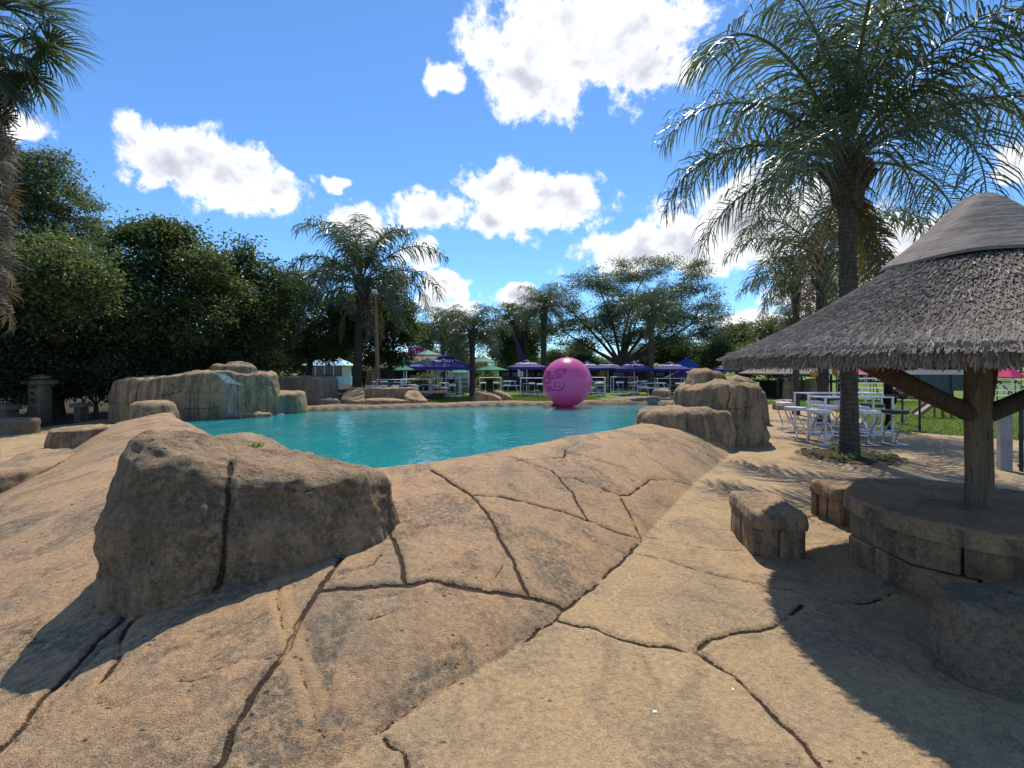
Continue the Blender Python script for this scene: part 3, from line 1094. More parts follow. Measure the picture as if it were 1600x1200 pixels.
def drape(name, path_px, widths_px, mat, parent, lift, nu=14, seed=0):
    """a thin sheet that lies on the waterfall rock along a line of photograph pixels"""
    objs = [o for o in parent.children if o.type == 'MESH']
    VV, FF, b = [], [], 0
    for o in objs:
        me = o.data
        v = np.empty(len(me.vertices) * 3, np.float32); me.vertices.foreach_get('co', v)
        v = v.reshape(-1, 3) + np.array(parent.location)
        VV += v.tolist()
        FF += [[i + b for i in pl.vertices] for pl in me.polygons]
        b += len(v)
    bvh = BVHTree.FromPolygons(VV, FF)
    path = np.array(path_px, float)
    s = np.linspace(0, len(path) - 1, 40)
    pu = np.interp(s, range(len(path)), path[:, 0]); pv = np.interp(s, range(len(path)), path[:, 1])
    pw = np.interp(s, range(len(path)), widths_px)
    rows = []
    for k in range(len(s)):
        row = []
        for j in range(nu):
            u = pu[k] + pw[k] * (j / (nu - 1) - .5) * (1 + .15 * math.sin(k * 1.3 + seed))
            d = Vector(((u - U0) / F_PX, 1, -(pv[k] - V0) / F_PX)).normalized()
            h = bvh.ray_cast(Vector((0, 0, EYE)), d)
            row.append(np.array(h[0] + h[1] * lift) if h[0] is not None else None)
        rows.append(row)
    V, F, ix = [], [], {}
    for k in range(len(rows) - 1):
        for j in range(nu - 1):
            q = [(k, j), (k, j + 1), (k + 1, j + 1), (k + 1, j)]
            P4 = [rows[a][b_] for a, b_ in q]
            if any(x is None for x in P4):
                continue
            if max(np.linalg.norm(P4[i] - P4[(i + 1) % 4]) for i in range(4)) > .45:
                continue
            f = []
            for key_, x in zip(q, P4):
                if key_ not in ix:
                    ix[key_] = len(V); V.append(x - np.array(parent.location))
                f.append(ix[key_])
            F.append(f)
    if F:
        return link(name, arr_mesh(name, V, F, mat), parent)


drape('mineral_crust', [(345, 584), (352, 590), (362, 598), (376, 601)], [14, 16, 20, 10], M['mineral'], wf, .006, seed=1)
o = drape('water_sheet', [(360, 592), (360, 600), (361, 625), (361, 650)], [16, 20, 21, 23], M['fall'], wf, .012, seed=2)
o = MB()
for k in range(26):
    a = random.Random(k)
    q = gp(a.uniform(392, 442), a.uniform(642, 648), WATER_Z)
    rr_ = a.uniform(.04, .11)
    o.lathe([(rr_ * 1.6, -.01), (rr_ * 1.3, rr_ * .25), (rr_ * .6, rr_ * .45), (.002, rr_ * .5)], 8, (q[0], q[1], WATER_Z))
o = o.build('foam', M['foam'], None, True)
tag(o, 'patches of white foam on the water at the foot of the waterfall rock', 'foam', None, 'stuff')

# rocks beyond the water and on the right
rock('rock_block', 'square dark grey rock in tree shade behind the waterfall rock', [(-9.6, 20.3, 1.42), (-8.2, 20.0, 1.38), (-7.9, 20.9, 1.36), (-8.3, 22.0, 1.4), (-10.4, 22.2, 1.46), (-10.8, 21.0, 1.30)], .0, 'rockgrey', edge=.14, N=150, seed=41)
th = thing('rock_planter', 'seat shaped low rock planter with two arms on the far pool edge', 'rock', (-5.4, 20.3, .1))
sub_rock('back', [(-7.0, 20.5, .92), (-5.0, 20.9, .92), (-4.3, 21.0, .90), (-4.3, 21.6, .9), (-5.2, 21.7, .9), (-7.1, 21.3, .92)], .1, 'rock', th, edge=.1, N=130, KW=12, seed=43)
sub_rock('arm', [(-7.25, 19.6, .58), (-6.6, 19.3, .48), (-6.2, 19.3, .45), (-6.2, 19.8, .6), (-6.6, 20.8, .86), (-7.2, 20.8, .88)], .05, 'rock', th, edge=.12, N=100, KW=12, seed=44)
sub_rock('arm', [(-4.7, 20.2, .62), (-4.2, 20.0, .48), (-3.7, 20.1, .44), (-3.7, 20.6, .5), (-4.2, 21.1, .78), (-4.7, 21.0, .8)], .05, 'rock', th, edge=.12, N=100, KW=12, seed=45)
sub_rock('ledge', [(-6.3, 19.5, .46), (-4.4, 20.0, .44), (-4.2, 20.5, .44), (-4.6, 20.9, .45), (-6.4, 20.5, .46)], .05, 'rock', th, edge=.08, N=100, KW=8, seed=46)
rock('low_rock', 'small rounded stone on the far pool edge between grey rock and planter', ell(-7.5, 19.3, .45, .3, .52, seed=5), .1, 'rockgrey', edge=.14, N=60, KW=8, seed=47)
rock('low_rock', 'wide low rock at the foot of the small palm on the far pool edge', [(-1.75, 22.2, .66), (-.9, 21.9, .55), (-.45, 22.0, .42), (-.5, 22.5, .5), (-1.2, 23.0, .66), (-1.8, 22.9, .7)], .1, edge=.16, N=100, KW=10, seed=48)
rock('low_rock', 'narrow sloping rock beside the wide low rock on the far pool edge', [(-1.0, 22.9, .68), (-.35, 22.3, .56), (.02, 22.1, .44), (.1, 22.4, .42), (-.3, 23.0, .6), (-.8, 23.3, .68)], .1, edge=.14, N=90, KW=10, seed=49)
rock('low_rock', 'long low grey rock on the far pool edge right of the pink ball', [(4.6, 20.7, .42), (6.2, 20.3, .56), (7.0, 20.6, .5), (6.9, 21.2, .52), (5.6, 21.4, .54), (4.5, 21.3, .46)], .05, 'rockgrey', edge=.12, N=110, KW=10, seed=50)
rock('low_rock', 'rounded knob rock at the end of the long low grey rock', ell(6.75, 21.1, .5, .42, .85, .4, seed=7), .05, 'rock', edge=.2, N=80, KW=10, seed=51)

tr_ = thing('stacked_rock', 'two tier tan rock with dark water stains at the end of the pool surround', 'rock', (4.8, 11.4, 0))
sub_rock('lower_tier', [(2.95, 9.92, .84), (3.8, 9.98, .88), (4.45, 10.15, .93), (4.95, 10.5, .84), (5.0, 11.3, .85), (4.2, 11.9, .88), (3.2, 11.5, .85), (2.8, 10.6, .83)], -.05, 'rock', tr_,
         edge=.17, N=220, KW=30, KR=10, KC=18, lean=.0, bulge=.06, amp=(.09, .03), freq=(1.3, 4), seed=53, crown=.0,
         lines=[(.014, [(1068, 690), (1075, 670), (1072, 650)])])
sub_rock('upper_tier', [(4.15, 11.5, 1.36), (4.75, 10.95, 1.42), (5.5, 10.75, 1.44), (6.15, 11.3, 1.40), (6.3, 12.2, 1.36), (5.9, 13.1, 1.4), (4.9, 13.2, 1.42), (4.2, 12.4, 1.38)], -.05, 'rock', tr_,
         edge=.2, N=240, KW=40, KR=10, KC=20, lean=.08, bulge=.02, amp=(.11, .035), freq=(1.2, 4), seed=54, crown=.08, ledge=[(.18, -.06, .12), (.52, .05, .05)],
         lines=[(.014, [(1130, 640), (1150, 640), (1178, 636)]), (.014, [(1138, 600), (1140, 620), (1135, 640)]), (.010, [(1160, 640), (1162, 665), (1160, 690)])])
sub_rock('knob', ell(5.0, 12.1, .55, .45, 1.74, .2, seed=8, slope=(-.1, 0)), 1.2, 'rock', tr_, edge=.22, N=100, KW=10, seed=55, amp=(.07, .02))
sub_rock('crest', ell(5.75, 12.0, .4, .55, 1.55, .2, seed=9), 1.1, 'rock', tr_, edge=.2, N=100, KW=10, seed=56, amp=(.07, .02))
rock('rock_pillar', 'slim tan rock pillar standing behind the two tier rock', ell(7.9, 15.3, .42, .5, 1.10, 0, seed=11), -.05, edge=.2, N=110, lean=.14, seed=57)

# ------------------------------------------------------------------ foliage
def leaf_cloud(C, size, seed, asp=.45, up=.5, fold=.12, ct=.5):
    """one folded four-sided leaf at each point of C"""
    r = np.random.default_rng(seed)
    n = len(C)
    a = r.normal(size=(n, 3)); a[:, 2] = a[:, 2] * .6 - .35
    a /= np.linalg.norm(a, axis=1)[:, None]
    nn = r.normal(size=(n, 3)); nn[:, 2] += up * 2
    b = np.cross(nn, a); b /= np.linalg.norm(b, axis=1)[:, None] + 1e-9
    nn = np.cross(a, b)
    s = (size * r.uniform(.6, 1.35, n))[:, None]
    V = np.stack([C - a * s * .5, C + b * s * asp * .5 + nn * s * fold, C + a * s * .5, C - b * s * asp * .5 + nn * s * fold], 1).reshape(-1, 3)
    F = np.arange(4 * n).reshape(n, 4)
    tone = np.repeat(np.clip(r.uniform(0, 1, n) * .55 + ct * .6 - .08, 0, 1), 4)
    return V, F, tone


def crown_points(blobs, density, clump, per, seed, shell=.62, flat=.6):
    """points for leaves: many small clumps spread through the volume of some ellipsoids"""
    r = np.random.default_rng(seed)
    out, tones = [], []
    for (c, rad) in blobs:
        c, rad = np.asarray(c, float), np.asarray(rad, float)
        area = (rad[0] * rad[1] + rad[1] * rad[2] + rad[0] * rad[2]) * 4.2
        n = max(6, int(area * density))
        d = r.normal(size=(n, 3)); d /= np.linalg.norm(d, axis=1)[:, None]
        q = r.uniform(0, 1, n) ** .5
        q = shell + (1.08 - shell) * q
        inner = r.uniform(0, 1, n) < .25
        q[inner] = r.uniform(.15, .7, inner.sum())
        lump = 1 + .38 * fbm(d * 1.4 + c, 1.7, 3, seed + 3)
        ctr = c + d * rad * (q * lump)[:, None]
        k = r.poisson(per, n)
        idx_ = np.repeat(np.arange(n), k)
        sz = clump * r.uniform(.6, 1.4, n)
        g = r.normal(size=(len(idx_), 3)) * sz[idx_][:, None] * .5
        g[:, 2] *= flat
        out.append(ctr[idx_] + g)
        tones.append(r.uniform(0, 1, n)[idx_])
    return np.vstack(out), np.concatenate(tones)


def branch_net(mb, base, targets, r0, seed, bend=.25):
    r_ = random.Random(seed)
    base = Vector(base)
    for tg in targets:
        tg = Vector(tg)
        mid = base.lerp(tg, .5) + Vector((r_.uniform(-1, 1), r_.uniform(-1, 1), r_.uniform(-.2, .8))) * (tg - base).length * bend * .4
        P = [(base * (1 - s) * (1 - s) + mid * 2 * s * (1 - s) + tg * s * s) for s in [i / 6 for i in range(7)]]
        mb.tube(P, [r0 * (1 - .85 * i / 6) for i in range(7)], 6)
        for k in range(3):
            s = r_.uniform(.4, .9)
            p = base * (1 - s) * (1 - s) + mid * 2 * s * (1 - s) + tg * s * s
            q = p + Vector((r_.uniform(-1, 1), r_.uniform(-1, 1), r_.uniform(0, .9))).normalized() * (tg - base).length * .35
            mb.tube([p, p.lerp(q, .5) + Vector((0, 0, .05)), q], [r0 * .35, r0 * .22, r0 * .06], 5)


def tree(label, base, blobs, mat, name='broadleaf_tree', trunk_r=.18, size=.14, density=9, clump=.55, per=26, seed=0, asp=.5, fork=.45, group=None, shell=.62, flat=.6, lean=(0, 0), cat='tree', far=False, sub=9):
    base = np.asarray(base, float)
    o = thing(name, label, cat, base, 0, group)
    B = [(np.asarray(c, float) - base, rad) for c, rad in blobs]
    top = np.mean([c for c, _ in B], axis=0)
    mb = MB()
    zf = max(.4, top[2] * fork)
    f = Vector((top[0] * .3 + lean[0], top[1] * .3 + lean[1], zf))
    mb.tube([(0, 0, -.15), (f.x * .15, f.y * .15, zf * .2), (f.x * .5, f.y * .5, zf * .6), tuple(f)], [trunk_r * 1.5, trunk_r * 1.08, trunk_r * .92, trunk_r * .8], 10)
    branch_net(mb, f, [c for c, _ in B], trunk_r * .5, seed)
    mb.build('trunk', M['bark'], o, True)
    if sub:                                             # break every lobe into smaller leaf masses with gaps between
        r2 = np.random.default_rng(seed + 500)
        BB = []
        for c_, rad_ in B:
            c_, rad_ = np.asarray(c_, float), np.asarray(rad_, float)
            BB.append((c_, rad_ * .55))
            for _ in range(sub):
                d_ = r2.normal(size=3); d_[2] = d_[2] * .8 + .12; d_ /= np.linalg.norm(d_)
                BB.append((c_ + d_ * rad_ * r2.uniform(.55, .85), rad_ * r2.uniform(.24, .46)))
        B = BB
    C, ct = crown_points(B, density, clump, per, seed, shell, flat)
    ok = C[:, 2] > .05
    V, F, tone = leaf_cloud(C[ok], size, seed + 1, asp, ct=ct[ok])
    me = arr_mesh('crown', V, F, M[mat], False)
    addattr(me, 'tone', tone)
    link('crown', me, o)
    return o


def pb(u, v, ru, rv, d, depth=None):
    """a crown lobe: seen at these photograph pixels, d metres away"""
    return (px(u, v, d), (ru / F_PX * d, (depth if depth else (ru + rv) * .5 / F_PX * d), rv / F_PX * d))


# ------------------------------------------------------------------ palms
def frond_mesh(name, L, e0, seed, nl=62, ll=.62, droop=1.0, mat='frond', width=.030, curl=2.1, hang=1.0, segs=3):
    """pinnate frond leaving the crown along +X at elevation e0, arching over, with hanging leaflets"""
    r = np.random.default_rng(seed)
    n = 26
    p = np.zeros(3)
    P, T = [], []
    e = e0
    yaw = 0.0
    side = r.uniform(-.25, .25)
    for i in range(n):
        s = i / (n - 1)
        P.append(p.copy())
        yaw += side / n
        t_ = np.array([math.cos(e) * math.cos(yaw), math.cos(e) * math.sin(yaw), math.sin(e)])
        T.append(t_)
        p = p + t_ * L / (n - 1)
        e -= curl * droop / (n - 1) * (s ** .8 * 1.6) * max(.25, math.cos(e) * .8 + .35)
        e = max(e, R(-86))
    P, T = np.array(P), np.array(T)
    mb = MB()
    mb.tube(P.tolist(), [.030 * (L / 3.4) * (1 - .88 * i / (n - 1)) + .003 for i in range(n)], 5)
    VR, FR = mb.v, mb.f
    s = np.sort(np.r_[np.linspace(.14, .995, nl), np.linspace(.145, .99, nl)])
    m = len(s)
    k = s * (n - 1)
    i0 = np.minimum(k.astype(int), n - 2); fr = (k - i0)[:, None]
    p0 = P[i0] * (1 - fr) + P[i0 + 1] * fr
    t0 = T[i0]
    sgn = np.where(np.arange(m) % 2 == 0, 1.0, -1.0)[:, None]
    sd = np.cross(t0, np.array([0, 0, 1.0])); ln = np.linalg.norm(sd, axis=1)[:, None]
    sd = np.where(ln > .05, sd / np.maximum(ln, .05), np.array([[0, -1.0, 0]]))
    upv = np.cross(sd, t0)
    a = r.uniform(-.5, .75, m)[:, None]                 # plumose: leaflets leave in several planes
    d = sd * sgn * np.cos(a) + upv * np.sin(a) + t0 * r.uniform(.35, .75, m)[:, None]
    d /= np.linalg.norm(d, axis=1)[:, None]
    prof = np.sin(np.clip(s * 1.02, 0, 1) ** .7 * math.pi) ** .55
    length = (ll * (.35 + .75 * prof) * r.uniform(.75, 1.15, m))[:, None]
    w = (width * (.6 + .5 * prof) * r.uniform(.8, 1.2, m))[:, None]
    pts = [p0]
    q = p0.copy()
    dirs = [d]
    g = np.array([0, 0, -1.0])
    for j in range(segs):
        q = q + d * length / segs
        pts.append(q)
        d = d + g * (hang * (.45 + .35 * j)) * r.uniform(.7, 1.2, m)[:, None]
        d /= np.linalg.norm(d, axis=1)[:, None]
        dirs.append(d)
    ref = t0 + r.normal(size=(m, 3)) * .35
    V, F = [], []
    taper = [.55, 1.0, .8, .12] if segs == 3 else list(np.linspace(.6, 1, max(1, segs - 1))) + [.8, .1]
    for j in range(segs + 1):
        wd = ref - dirs[min(j, segs - 1)] * np.sum(ref * dirs[min(j, segs - 1)], 1)[:, None]
        wd /= np.linalg.norm(wd, axis=1)[:, None] + 1e-9
        V.append(pts[j] + wd * w * taper[j] * .5); V.append(pts[j] - wd * w * taper[j] * .5)
    V = np.stack(V, 1)                                  # m, 2*(segs+1), 3
    kk = 2 * (segs + 1)
    base_i = np.arange(m)[:, None] * kk
    F = np.vstack([base_i + np.array([[2 * j, 2 * j + 1, 2 * j + 3, 2 * j + 2]]) for j in range(segs)])
    V = V.reshape(-1, 3)
    fr_q = [f for f in FR if len(f) == 4]
    F_all = np.vstack([np.array(fr_q), F + len(VR)])
    V_all = np.vstack([np.array(VR), V])
    me = arr_mesh(name, V_all, F_all, [M['rachis'], M[mat]], False, np.r_[np.zeros(len(fr_q)), np.ones(len(F))])
    addattr(me, 'tone', np.r_[np.full(len(VR), .5), np.repeat(r.uniform(0, 1, m), kk)])
    return me


FR = {}
for kind, (nl, ll, wd) in {'fine': (80, .84, .024), 'far': (50, .86, .038)}.items():
    FR[kind] = []
    for j, e0 in enumerate((86, 74, 62, 50, 38, 24, 8, -8)):
        for v_ in range(2):
            FR[kind].append((e0, frond_mesh('frond', 3.3, R(e0), 200 + 10 * j + v_, nl, ll, 1.0, 'frond', wd, 2.1 + .35 * v_, 1.5)))
DEAD = [frond_mesh('dry_frond', 2.4, R(-30), 400 + k, 40, .5, 1.0, 'frond_dead', .035, 1.3, 1.2) for k in range(2)]
YEL = frond_mesh('yellow_frond', 1.6, R(-20), 410, 60, .35, 1.0, 'frond_yellow', .03, 1.6, 1.0)


def palm(label, base, crown_z, scale, kind='fine', nf=30, trunk_r=.17, seed=0, dead=3, lean=(0, 0), up_bias=0.0, group=None, flower=True, name='palm_tree', boots=True):
    r_ = random.Random(seed)
    base = np.asarray(base, float)
    o = thing(name, label, 'palm', base, 0, group)
    h = crown_z - base[2]
    mb = MB()
    n = 22
    path, rad = [], []
    for i in range(n + 1):
        s = i / n
        path.append((lean[0] * s ** 1.5, lean[1] * s ** 1.5, -.15 + s * (h + .15)))
        rr_ = trunk_r * (1.18 - .28 * min(1, s * 6)) if s < .17 else trunk_r * (.90 + .06 * math.sin(i * 2.1))
        if s > .80:
            rr_ = trunk_r * (.92 + .45 * math.sin((s - .80) / .20 * math.pi * .8))
        rad.append(rr_)
    mb.tube(path, rad, 14)
    mb.build('trunk', M['palm_trunk'], o, True)
    top = Vector((lean[0], lean[1], h))
    if boots:                                           # old leaf bases below the crown
        mbb = MB()
        for k in range(16):
            a = k * 2.4
            z0 = h - r_.uniform(.2, .95) * scale
            d = Vector((math.cos(a), math.sin(a), 0))
            p = Vector((lean[0], lean[1], z0)) + d * trunk_r * .9
            mbb.tube([p, p + d * .06 * scale + Vector((0, 0, .28 * scale)), p + d * .24 * scale + Vector((0, 0, .55 * scale))], [.075 * scale, .06 * scale, .03 * scale], 5)
        mbb.build('leaf_base', M['palm_trunk'], o, True)
    meshes = FR[kind]
    for k in range(nf):
        s = (k + .5) / nf
        e = 86 - 100 * s ** .85 + up_bias
        e += r_.uniform(-6, 6)
        j = min(range(len(meshes)), key=lambda i: abs(meshes[i][0] - e) + r_.uniform(0, 4))
        f = link('frond', meshes[j][1], o)
        f.location = top + Vector((0, 0, -.25 * s * scale))
        f.rotation_euler = (0, 0, k * 2.39996 + r_.uniform(-.25, .25))
        q = scale * (.82 + .22 * math.sin(math.pi * min(1, s * 1.3))) * r_.uniform(.92, 1.08)
        f.scale = (q, q, q)
    for k in range(dead):
        f = link('dry_frond', DEAD[k % 2], o)
        f.location = top + Vector((0, 0, -.5 * scale))
        f.rotation_euler = (0, R(r_.uniform(10, 40)), r_.uniform(0, 6.28))
        f.scale = (scale * r_.uniform(.7, .95),) * 3
    if flower:
        f = link('flower_stalk', YEL, o)
        f.location = top + Vector((0, 0, -.55 * scale))
        f.rotation_euler = (0, R(20), r_.uniform(-1, .6))
        f.scale = (scale,) * 3
    return o


# the big palm by the high tables and the ones behind it
BP = gp(1327, 714)
palm('tall palm with a thick grey trunk in the round plant bed by the high tables', BP, 6.20, 1.38, 'fine', 26, .17, 5, 3, (-.05, 0), 9)
palm('second palm standing behind the white high tables near the thatched shelter', (9.7, 14.6, 0), 5.3, .95, 'far', 24, .17, 8, 3, (-.1, 0))
palm('palm with a pale trunk and few fronds behind the two palms', (10.9, 18.0, -.03), 5.1, .75, 'far', 16, .13, 9, 2)
palm('broad palm between the dark trees and the rusty lamp pole', (-8.6, 26, .3), 6.7, 1.55, 'far', 27, .27, 12, 4, (.3, 0), 2)
palm('small thick crowned palm standing on the far pool edge beside the framed tables', gp(738, 622, .12), 3.9, .80, 'far', 30, .17, 13, 2, (0, 0), -6, flower=False)
palm('tall slender palm left of the feathery tree behind the ball', (2.5, 37, .1), 6.6, .95, 'far', 24, .25, 14, 3, (0, 0))
palm('slender palm with a drooping crown before the feathery tree', (9.15, 31, .1), 5.6, .85, 'far', 20, .22, 15, 4, (.1, 0))
palm('small far palm left of the small thick crowned palm', (-5.6, 38, .1), 5.2, .9, 'far', 20, .2, 16, 2)
palm('little far palm showing above the thatched roof edge', (22.5, 38, .1), 5.8, .7, 'far', 16, .2, 17, 0, flower=False)
palm('far palm with a bare double trunk behind the leaning flag', (1.4, 42, .1), 6.0, .85, 'far', 18, .22, 18, 3, (-.3, 0))


# fan palm with a skirt of dead leaves at the left
def fan_leaf(name, seed, mat, nl=34, rad=.85, stalk=.9, hang=.5):
    r = np.random.default_rng(seed)
    V, F = [], []
    mb = MB()
    mb.tube([(0, 0, 0), (stalk * .5, 0, .06), (stalk, 0, 0)], [.022, .016, .012], 5)
    FR_, VR = [f for f in mb.f if len(f) == 4], mb.v
    for k in range(nl):
        a = -2.1 + 4.2 * k / (nl - 1)
        d = np.array([math.cos(a), math.sin(a), r.uniform(-.05, .2)])
        L = rad * (.75 + .25 * math.cos(a * .6)) * r.uniform(.85, 1.1)
        w = .045
        sd = np.array([-math.sin(a), math.cos(a), 0])
        p = np.array([stalk, 0, 0])
        pts = [p]
        for j in range(3):
            p = p + d * L / 3
            pts.append(p)
            d = d + np.array([0, 0, -hang * (.25 + .55 * j)]); d /= np.linalg.norm(d)
        b = len(V)
        for j, tw in enumerate((.35, 1, .8, .08)):
            V += [pts[j] + sd * w * tw * .5, pts[j] - sd * w * tw * .5]
        F += [[b + 2 * j, b + 2 * j + 1, b + 2 * j + 3, b + 2 * j + 2] for j in range(3)]
    V_all = np.vstack([np.array(VR), np.array(V)])
    F_all = np.vstack([np.array(FR_), np.array(F) + len(VR)])
    me = arr_mesh(name, V_all, F_all, [M['rachis'], M[mat]], False, np.r_[np.zeros(len(FR_)), np.ones(len(F))])
    addattr(me, 'tone', np.r_[np.full(len(VR), .5), np.repeat(r.uniform(0, 1, nl), 8)])
    return me


FAN = [fan_leaf('fan_leaf', 500 + k, 'frond', hang=.35 + .3 * k) for k in range(3)]
FAND = [fan_leaf('dead_fan_leaf', 520 + k, 'frond_dead', 26, .8, .8, 1.1) for k in range(2)]
fp_base = np.array([-10.25, 9.0, 0])
fp = thing('fan_palm', 'tall fan palm with a shaggy skirt of dead leaves at the deck edge', 'palm', fp_base)
mb = MB()
mb.tube([(0, 0, -.2), (.02, 0, 2), (.05, 0, 5), (.08, 0, 9.1)], [.30, .24, .22, .2], 14)
mb.build('trunk', M['palm_trunk'], fp, True)
r_ = random.Random(77)
for k in range(44):
    f = link('fan_leaf', FAN[k % 3], fp)
    s = (k + .5) / 44
    f.location = (.08, 0, 9.1 - 1.0 * s)
    f.rotation_euler = (r_.uniform(-.4, .4), R(-70 + 135 * s + r_.uniform(-10, 10)), k * 2.4)
    f.scale = (r_.uniform(.85, 1.1),) * 3
for k in range(60):
    f = link('dead_fan_leaf', FAND[k % 2], fp)
    s = k / 60
    f.location = (.06 + .18 * math.cos(k * 2.4), .18 * math.sin(k * 2.4), 8.3 - 4.9 * s)
    f.rotation_euler = (r_.uniform(-.3, .3), R(r_.uniform(66, 84)), k * 2.4)
    f.scale = (r_.uniform(.6, .85),) * 3

# ------------------------------------------------------------------ broadleaf trees
def soilz(x, y):
    return float(ground_base(np.array(x), np.array(y)) - .01 + (.3 * sstep(20.5, 25, y) if x < -4 else 0))


def tr(label, u, d, blobs, mat, **kw):
    x = (u - U0) / F_PX * d
    return tree(label, (x, d, soilz(x, d)), [pb(*b, d=d + (kw.get('spread', 0) if False else 0)) if len(b) == 4 else pb(*b[:4], d=b[4]) for b in blobs], mat, **{k: v for k, v in kw.items() if k != 'spread'})


tr('tall feathery tree rising behind the fan palm', 40, 21, [(60, 275, 75, 40), (20, 300, 80, 60), (95, 320, 55, 40), (30, 370, 100, 60), (110, 375, 55, 40)], 'leaf_feather',
   trunk_r=.22, size=.17, density=3.6, clump=.50, per=30, seed=61, asp=.35, flat=.4)
tr('bushy bright green tree beside the fan palm', 90, 17, [(80, 420, 90, 65), (20, 470, 90, 80), (150, 430, 60, 60), (100, 490, 110, 70), (180, 480, 50, 60), (40, 425, 95, 60, 15.0), (130, 455, 60, 50, 15.2), (-40, 440, 70, 60, 14.6)], 'leaf_mid', trunk_r=.18, size=.15, density=4.2, clump=.50, per=30, seed=62)  # the nearer lobes are added to throw shade over the stone pillar
tr('dense dark tree with yellow green tips above the waterfall rock', 240, 19, [(255, 400, 62, 55), (205, 420, 55, 60), (300, 425, 55, 60), (240, 480, 100, 70), (320, 490, 60, 70), (265, 365, 26, 24), (215, 370, 22, 20)], 'leaf_dark', trunk_r=.2, size=.16, density=4.0, clump=.50, per=30, seed=63)
tr('dense dark tree standing between the yellow tipped tree and the broad palm', 370, 22, [(385, 430, 48, 46), (340, 440, 50, 50), (415, 470, 42, 62), (370, 500, 75, 60), (405, 540, 55, 40), (330, 545, 60, 40)], 'leaf_dark', trunk_r=.22, size=.17, density=4.0, clump=.50, per=30, seed=64)
tr('loose brownish green tree behind the broad palm', 480, 29, [(470, 450, 45, 45), (500, 500, 60, 60), (450, 525, 50, 45), (520, 545, 50, 30), (540, 500, 40, 50), (490, 555, 45, 22)], 'leaf_mid', trunk_r=.22, size=.18, density=3.4, clump=.50, per=30, seed=65)
tr('dark round tree behind the rusty lamp pole', 612, 31, [(610, 470, 38, 50), (590, 515, 45, 45), (625, 525, 38, 50), (605, 560, 42, 22), (580, 480, 35, 40)], 'leaf_dark', trunk_r=.2, size=.18, density=3.8, clump=.50, per=30, seed=66)
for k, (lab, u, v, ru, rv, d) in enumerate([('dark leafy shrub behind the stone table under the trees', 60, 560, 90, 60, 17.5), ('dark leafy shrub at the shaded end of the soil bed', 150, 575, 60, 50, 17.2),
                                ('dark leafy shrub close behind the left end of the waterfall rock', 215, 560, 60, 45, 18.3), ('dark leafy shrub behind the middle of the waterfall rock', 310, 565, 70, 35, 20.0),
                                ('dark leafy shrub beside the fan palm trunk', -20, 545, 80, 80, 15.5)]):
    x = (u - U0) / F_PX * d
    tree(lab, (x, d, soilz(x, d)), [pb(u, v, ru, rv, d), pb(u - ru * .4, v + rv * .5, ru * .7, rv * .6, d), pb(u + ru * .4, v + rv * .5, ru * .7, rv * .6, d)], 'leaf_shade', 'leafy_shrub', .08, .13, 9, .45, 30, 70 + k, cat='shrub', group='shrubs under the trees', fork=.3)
tree('small bright green shrub beside the grey rock behind the pool', gp(505, 612, .4) * [1, 1, 1], [(px(507, 598, 28), (.45, .4, .5)), (px(498, 604, 28), (.35, .3, .35))], 'leaf_mid', 'leafy_shrub', .04, .1, 14, .3, 30, 81, cat='shrub', fork=.3)

tr('wide feathery acacia with a spreading crown behind the purple umbrellas', 958, 41,
   [(1010, 425, 62, 22), (1075, 450, 50, 26), (930, 440, 50, 24), (880, 475, 36, 26), (990, 465, 65, 28), (1115, 485, 34, 24), (1060, 500, 60, 26), (920, 500, 55, 26), (980, 520, 60, 22), (870, 512, 40, 26), (1000, 480, 90, 40), (1040, 532, 50, 18), (905, 538, 40, 14), (1100, 520, 34, 18), (1085, 420, 26, 14)],
   'leaf_feather', trunk_r=.34, size=.19, density=2.2, clump=.85, per=30, seed=67, asp=.32, flat=.3, fork=.28, name='acacia_tree', shell=.4)
tr('round green tree between the small palm and the leaning flag', 795, 44, [(800, 500, 32, 26), (780, 530, 34, 26), (825, 530, 34, 30), (800, 555, 40, 22)], 'leaf_mid', trunk_r=.25, size=.2, density=4.2, clump=.9, per=26, seed=68, flat=.4)
tr('dark green tree behind the yellow umbrellas', 1060, 48, [(1050, 555, 60, 24), (1095, 560, 50, 22), (1010, 565, 40, 18)], 'leaf_dark', trunk_r=.25, size=.22, density=4.5, clump=.9, per=30, seed=69)
tr('small dark tree beside the edge of the thatched roof', 1128, 40, [(1125, 555, 30, 24), (1150, 565, 30, 18), (1105, 570, 26, 14)], 'leaf_dark', trunk_r=.16, size=.18, density=5, clump=.7, per=28, seed=70)
tr('feathery tree behind the green umbrellas', 690, 46, [(690, 520, 34, 26), (660, 535, 26, 20), (715, 540, 30, 20)], 'leaf_feather', trunk_r=.2, size=.2, density=4, clump=.9, per=26, seed=71, flat=.4)
# trees that close the view on the far side of the grounds
r_ = random.Random(9)
FARW = tree('far green tree in the row closing the grounds', (-52, 62, .1), [((-52, 62, 4.2), (3.6, 3.2, 2.6)), ((-50, 61, 3.0), (3.0, 3.0, 2.2)), ((-54.4, 62, 3.0), (3.0, 3.0, 2.2))], 'leaf_mid', 'far_tree', .25, .30, 2.6, 1.1, 26, 91, group='row of far trees closing the grounds')
for k in range(26):
    x = -47 + k * 4.4 + r_.uniform(-1.5, 1.5)
    copy_tree(FARW, (x, 62 + r_.uniform(-5, 7), .1), r_.uniform(0, 6.28), None, None, r_.uniform(.85, 1.45) * (.5 if -26 < x < 32 else 1.0))

